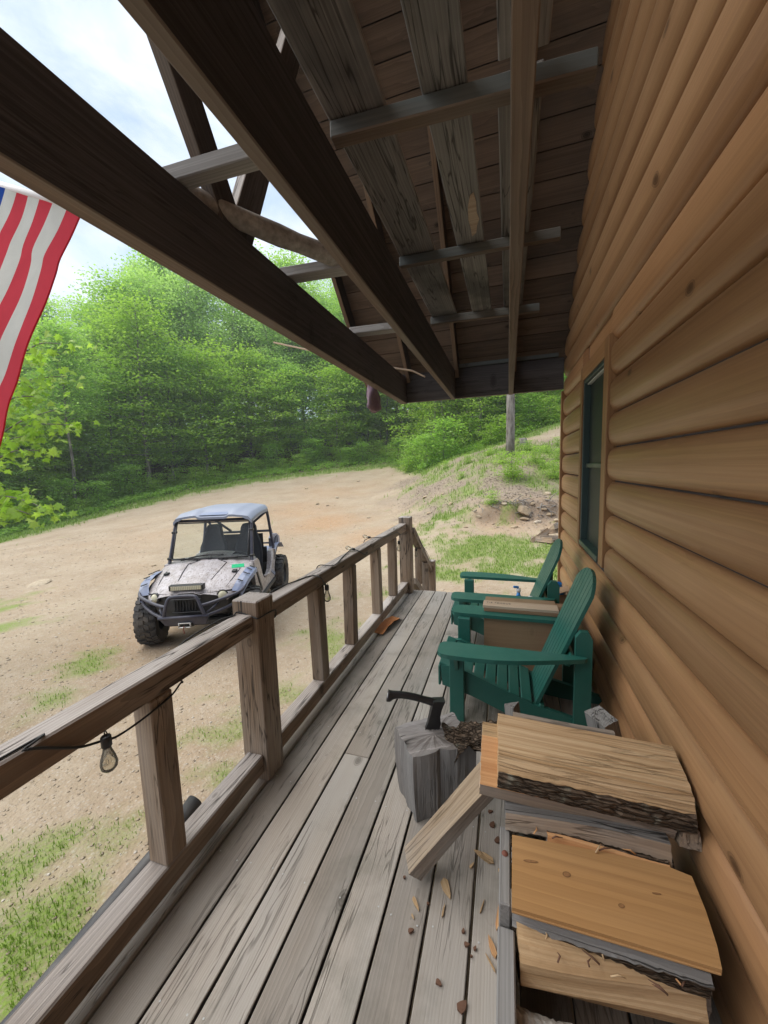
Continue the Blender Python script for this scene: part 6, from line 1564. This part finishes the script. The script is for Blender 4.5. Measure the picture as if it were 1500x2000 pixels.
# leafy undergrowth carpet inside the edge (stuff)
rg = np.random.default_rng(31); n = 5200
q = rg.uniform(-330, 1250, n); off_ = rg.gamma(1.6, 1.7, n) - .4
PTS = []
for a, b_ in zip(q, off_):
    x, y = polar_at(a, b_); PTS.append((x, y))
PTS = np.array(PTS); keepm = ~((PTS[:, 0] > -1.2) & (PTS[:, 1] < 9)); PTS = PTS[keepm]
Z = height(PTS[:, 0], PTS[:, 1]) + rg.uniform(.08, .55, len(PTS)) * .7
V, F, t = leaf_quads(np.stack([PTS[:, 0], PTS[:, 1], Z], -1), rg, .15, 12, .17, .08)
g = link('undergrowth', np_mesh('undergrowth', V, F, [M['shrubleaf']], t)); g['kind'] = 'stuff'; g['label'] = 'low leafy undergrowth covering the forest floor at the wood edge'; g['category'] = 'undergrowth'
# distant woods on the slope behind, one mass
rg = np.random.default_rng(33); n = 12500
a_ = CAMAZ - np.arctan((rg.uniform(-420, 1350, n) - 750) / FPX); r_ = edge_r(a_) + rg.uniform(15, 46, n)
X, Y = r_ * np.cos(a_), r_ * np.sin(a_); keepm = ~((X > 0) & (Y < 12)); X, Y = X[keepm], Y[keepm]
tt = rg.uniform(0, 1, len(X)) ** 1.7
lump = 14 + 2.5 * np.sin(X * .45 + 1) * np.sin(Y * .38)
Z = height(X, Y) + tt * lump
V, F, t = leaf_quads(np.stack([X, Y, Z], -1), rg, .55, 11, .9, .4)
g = link('distant_woods', np_mesh('distant_woods', V, F, [M['leaf']], t)); g['kind'] = 'stuff'; g['label'] = 'dense green woods rising behind the nearer trees'; g['category'] = 'woods'

# ------------------------------------------------------------------ near maple at the left edge
mp = thing('maple_tree', (-6.6, 2.15, G0 - .1), 0, 'maple tree left of the drive with hanging yellow green leaves below the flag', 'tree')
MO = Vector(mp.location)
mb = MB(); trunkp = [Vector((-6.6, 2.15, G0 - .3)), Vector((-6.62, 2.1, .8)), Vector((-6.55, 2.2, 2.4)), Vector((-6.7, 2.3, 4.5)), Vector((-6.6, 2.2, 7.5))]
mb.tube(smooth(trunkp, 4), [.17 - .008 * k for k in range(17)], M['trunk'], 10); o = rel(mb.build('trunk'), mp)
mb = MB(); sprays = []
tips = [((20, 690), (120, 672), 5.4), ((0, 740), (65, 760), 5.2), ((-30, 770), (128, 735), 5.5), ((-40, 800), (80, 775), 5.1), ((-60, 850), (145, 830), 5.2), ((-60, 880), (110, 800), 5.0), ((-40, 905), (75, 880), 4.9), ((-60, 960), (92, 995), 4.8), ((-40, 1000), (60, 1005), 4.7), ((-60, 900), (60, 850), 5.0), ((-50, 720), (60, 690), 5.3), ((-50, 1000), (20, 955), 4.9), ((-80, 830), (10, 800), 5.2)]
for (a, b_, d) in tips:
    pa = at_d(a[0], a[1], d + .1); pb = at_d(b_[0], b_[1], d); src = Vector((-6.6, 2.2, pa.z + .7))
    pth = smooth([src, pa.lerp(src, .35) + Vector((0, 0, .15)), pa, pa.lerp(pb, .6) + Vector((0, 0, .06)), pb], 4)
    mb.tube(pth, [.022 * (1 - k / (len(pth))) + .003 for k in range(len(pth))], M['trunk'], 5)
    for k in range(9, len(pth)): 
        for _ in range(2): sprays.append((pth[k], .35))
for k in range(80): # crown above, outside the frame
    a = rd.uniform(0, 6.28); rr_ = rd.uniform(.3, 1.7); z = rd.uniform(4.4, 6.6); sprays.append((Vector((-8.2 + rr_ * math.cos(a), 2.0 + rr_ * math.sin(a), z)), 1))
for k in range(12):
    a = k * .9; mb.tube([Vector((-6.6, 2.2, 3 + k * .35)), Vector((-6.6 + 1.6 * math.cos(a), 2.2 + 1.6 * math.sin(a), 3.7 + k * .36))], [.03, .008], M['trunk'], 5)
rel(mb.build('branch_set'), mp)
half = [(0, -.5), (.10, -.34), (.36, -.36), (.24, -.16), (.50, .10), (.24, .08), (.20, .20), (.10, .16), (0, .5)]
shape = half + [(-x, y) for x, y in half[1:-1]][::-1]; ns_ = len(shape)
Vl = []; Fl = []; tl = []
for (c_, big) in sprays:
    for _ in range(3 if big < 1 else 7):
        pc = c_ + Vector((rd.gauss(0, .11 * (1 + big)), rd.gauss(0, .11 * (1 + big)), rd.gauss(-.03, .05 * (1 + big))))
        s_ = rd.uniform(.085, .16); yaw = rd.uniform(0, 6.28); M3 = Matrix.Rotation(yaw, 3, 'Z') @ Matrix.Rotation(rd.gauss(-.75, .3), 3, 'X') @ Matrix.Rotation(rd.gauss(0, .35), 3, 'Y')
        o_ = len(Vl); tn = rd.random()
        for x, y in shape:
            Vl.append(tuple(pc + M3 @ Vector((x * s_, y * s_, -.25 * s_ * abs(x) * 2)))); tl.append(tn)
        for k in range(1, ns_ - 1):
            pass
        mid = len(Vl); Vl.append(tuple(pc + M3 @ Vector((0, -.05 * s_, .03 * s_)))); tl.append(tn)
        for k in range(ns_): Fl.append((mid, o_ + k, o_ + (k + 1) % ns_))
o = link('crown', np_mesh('crown', np.array(Vl), np.array(Fl), [M['leafyoung']], np.array(tl))); rel(o, mp)
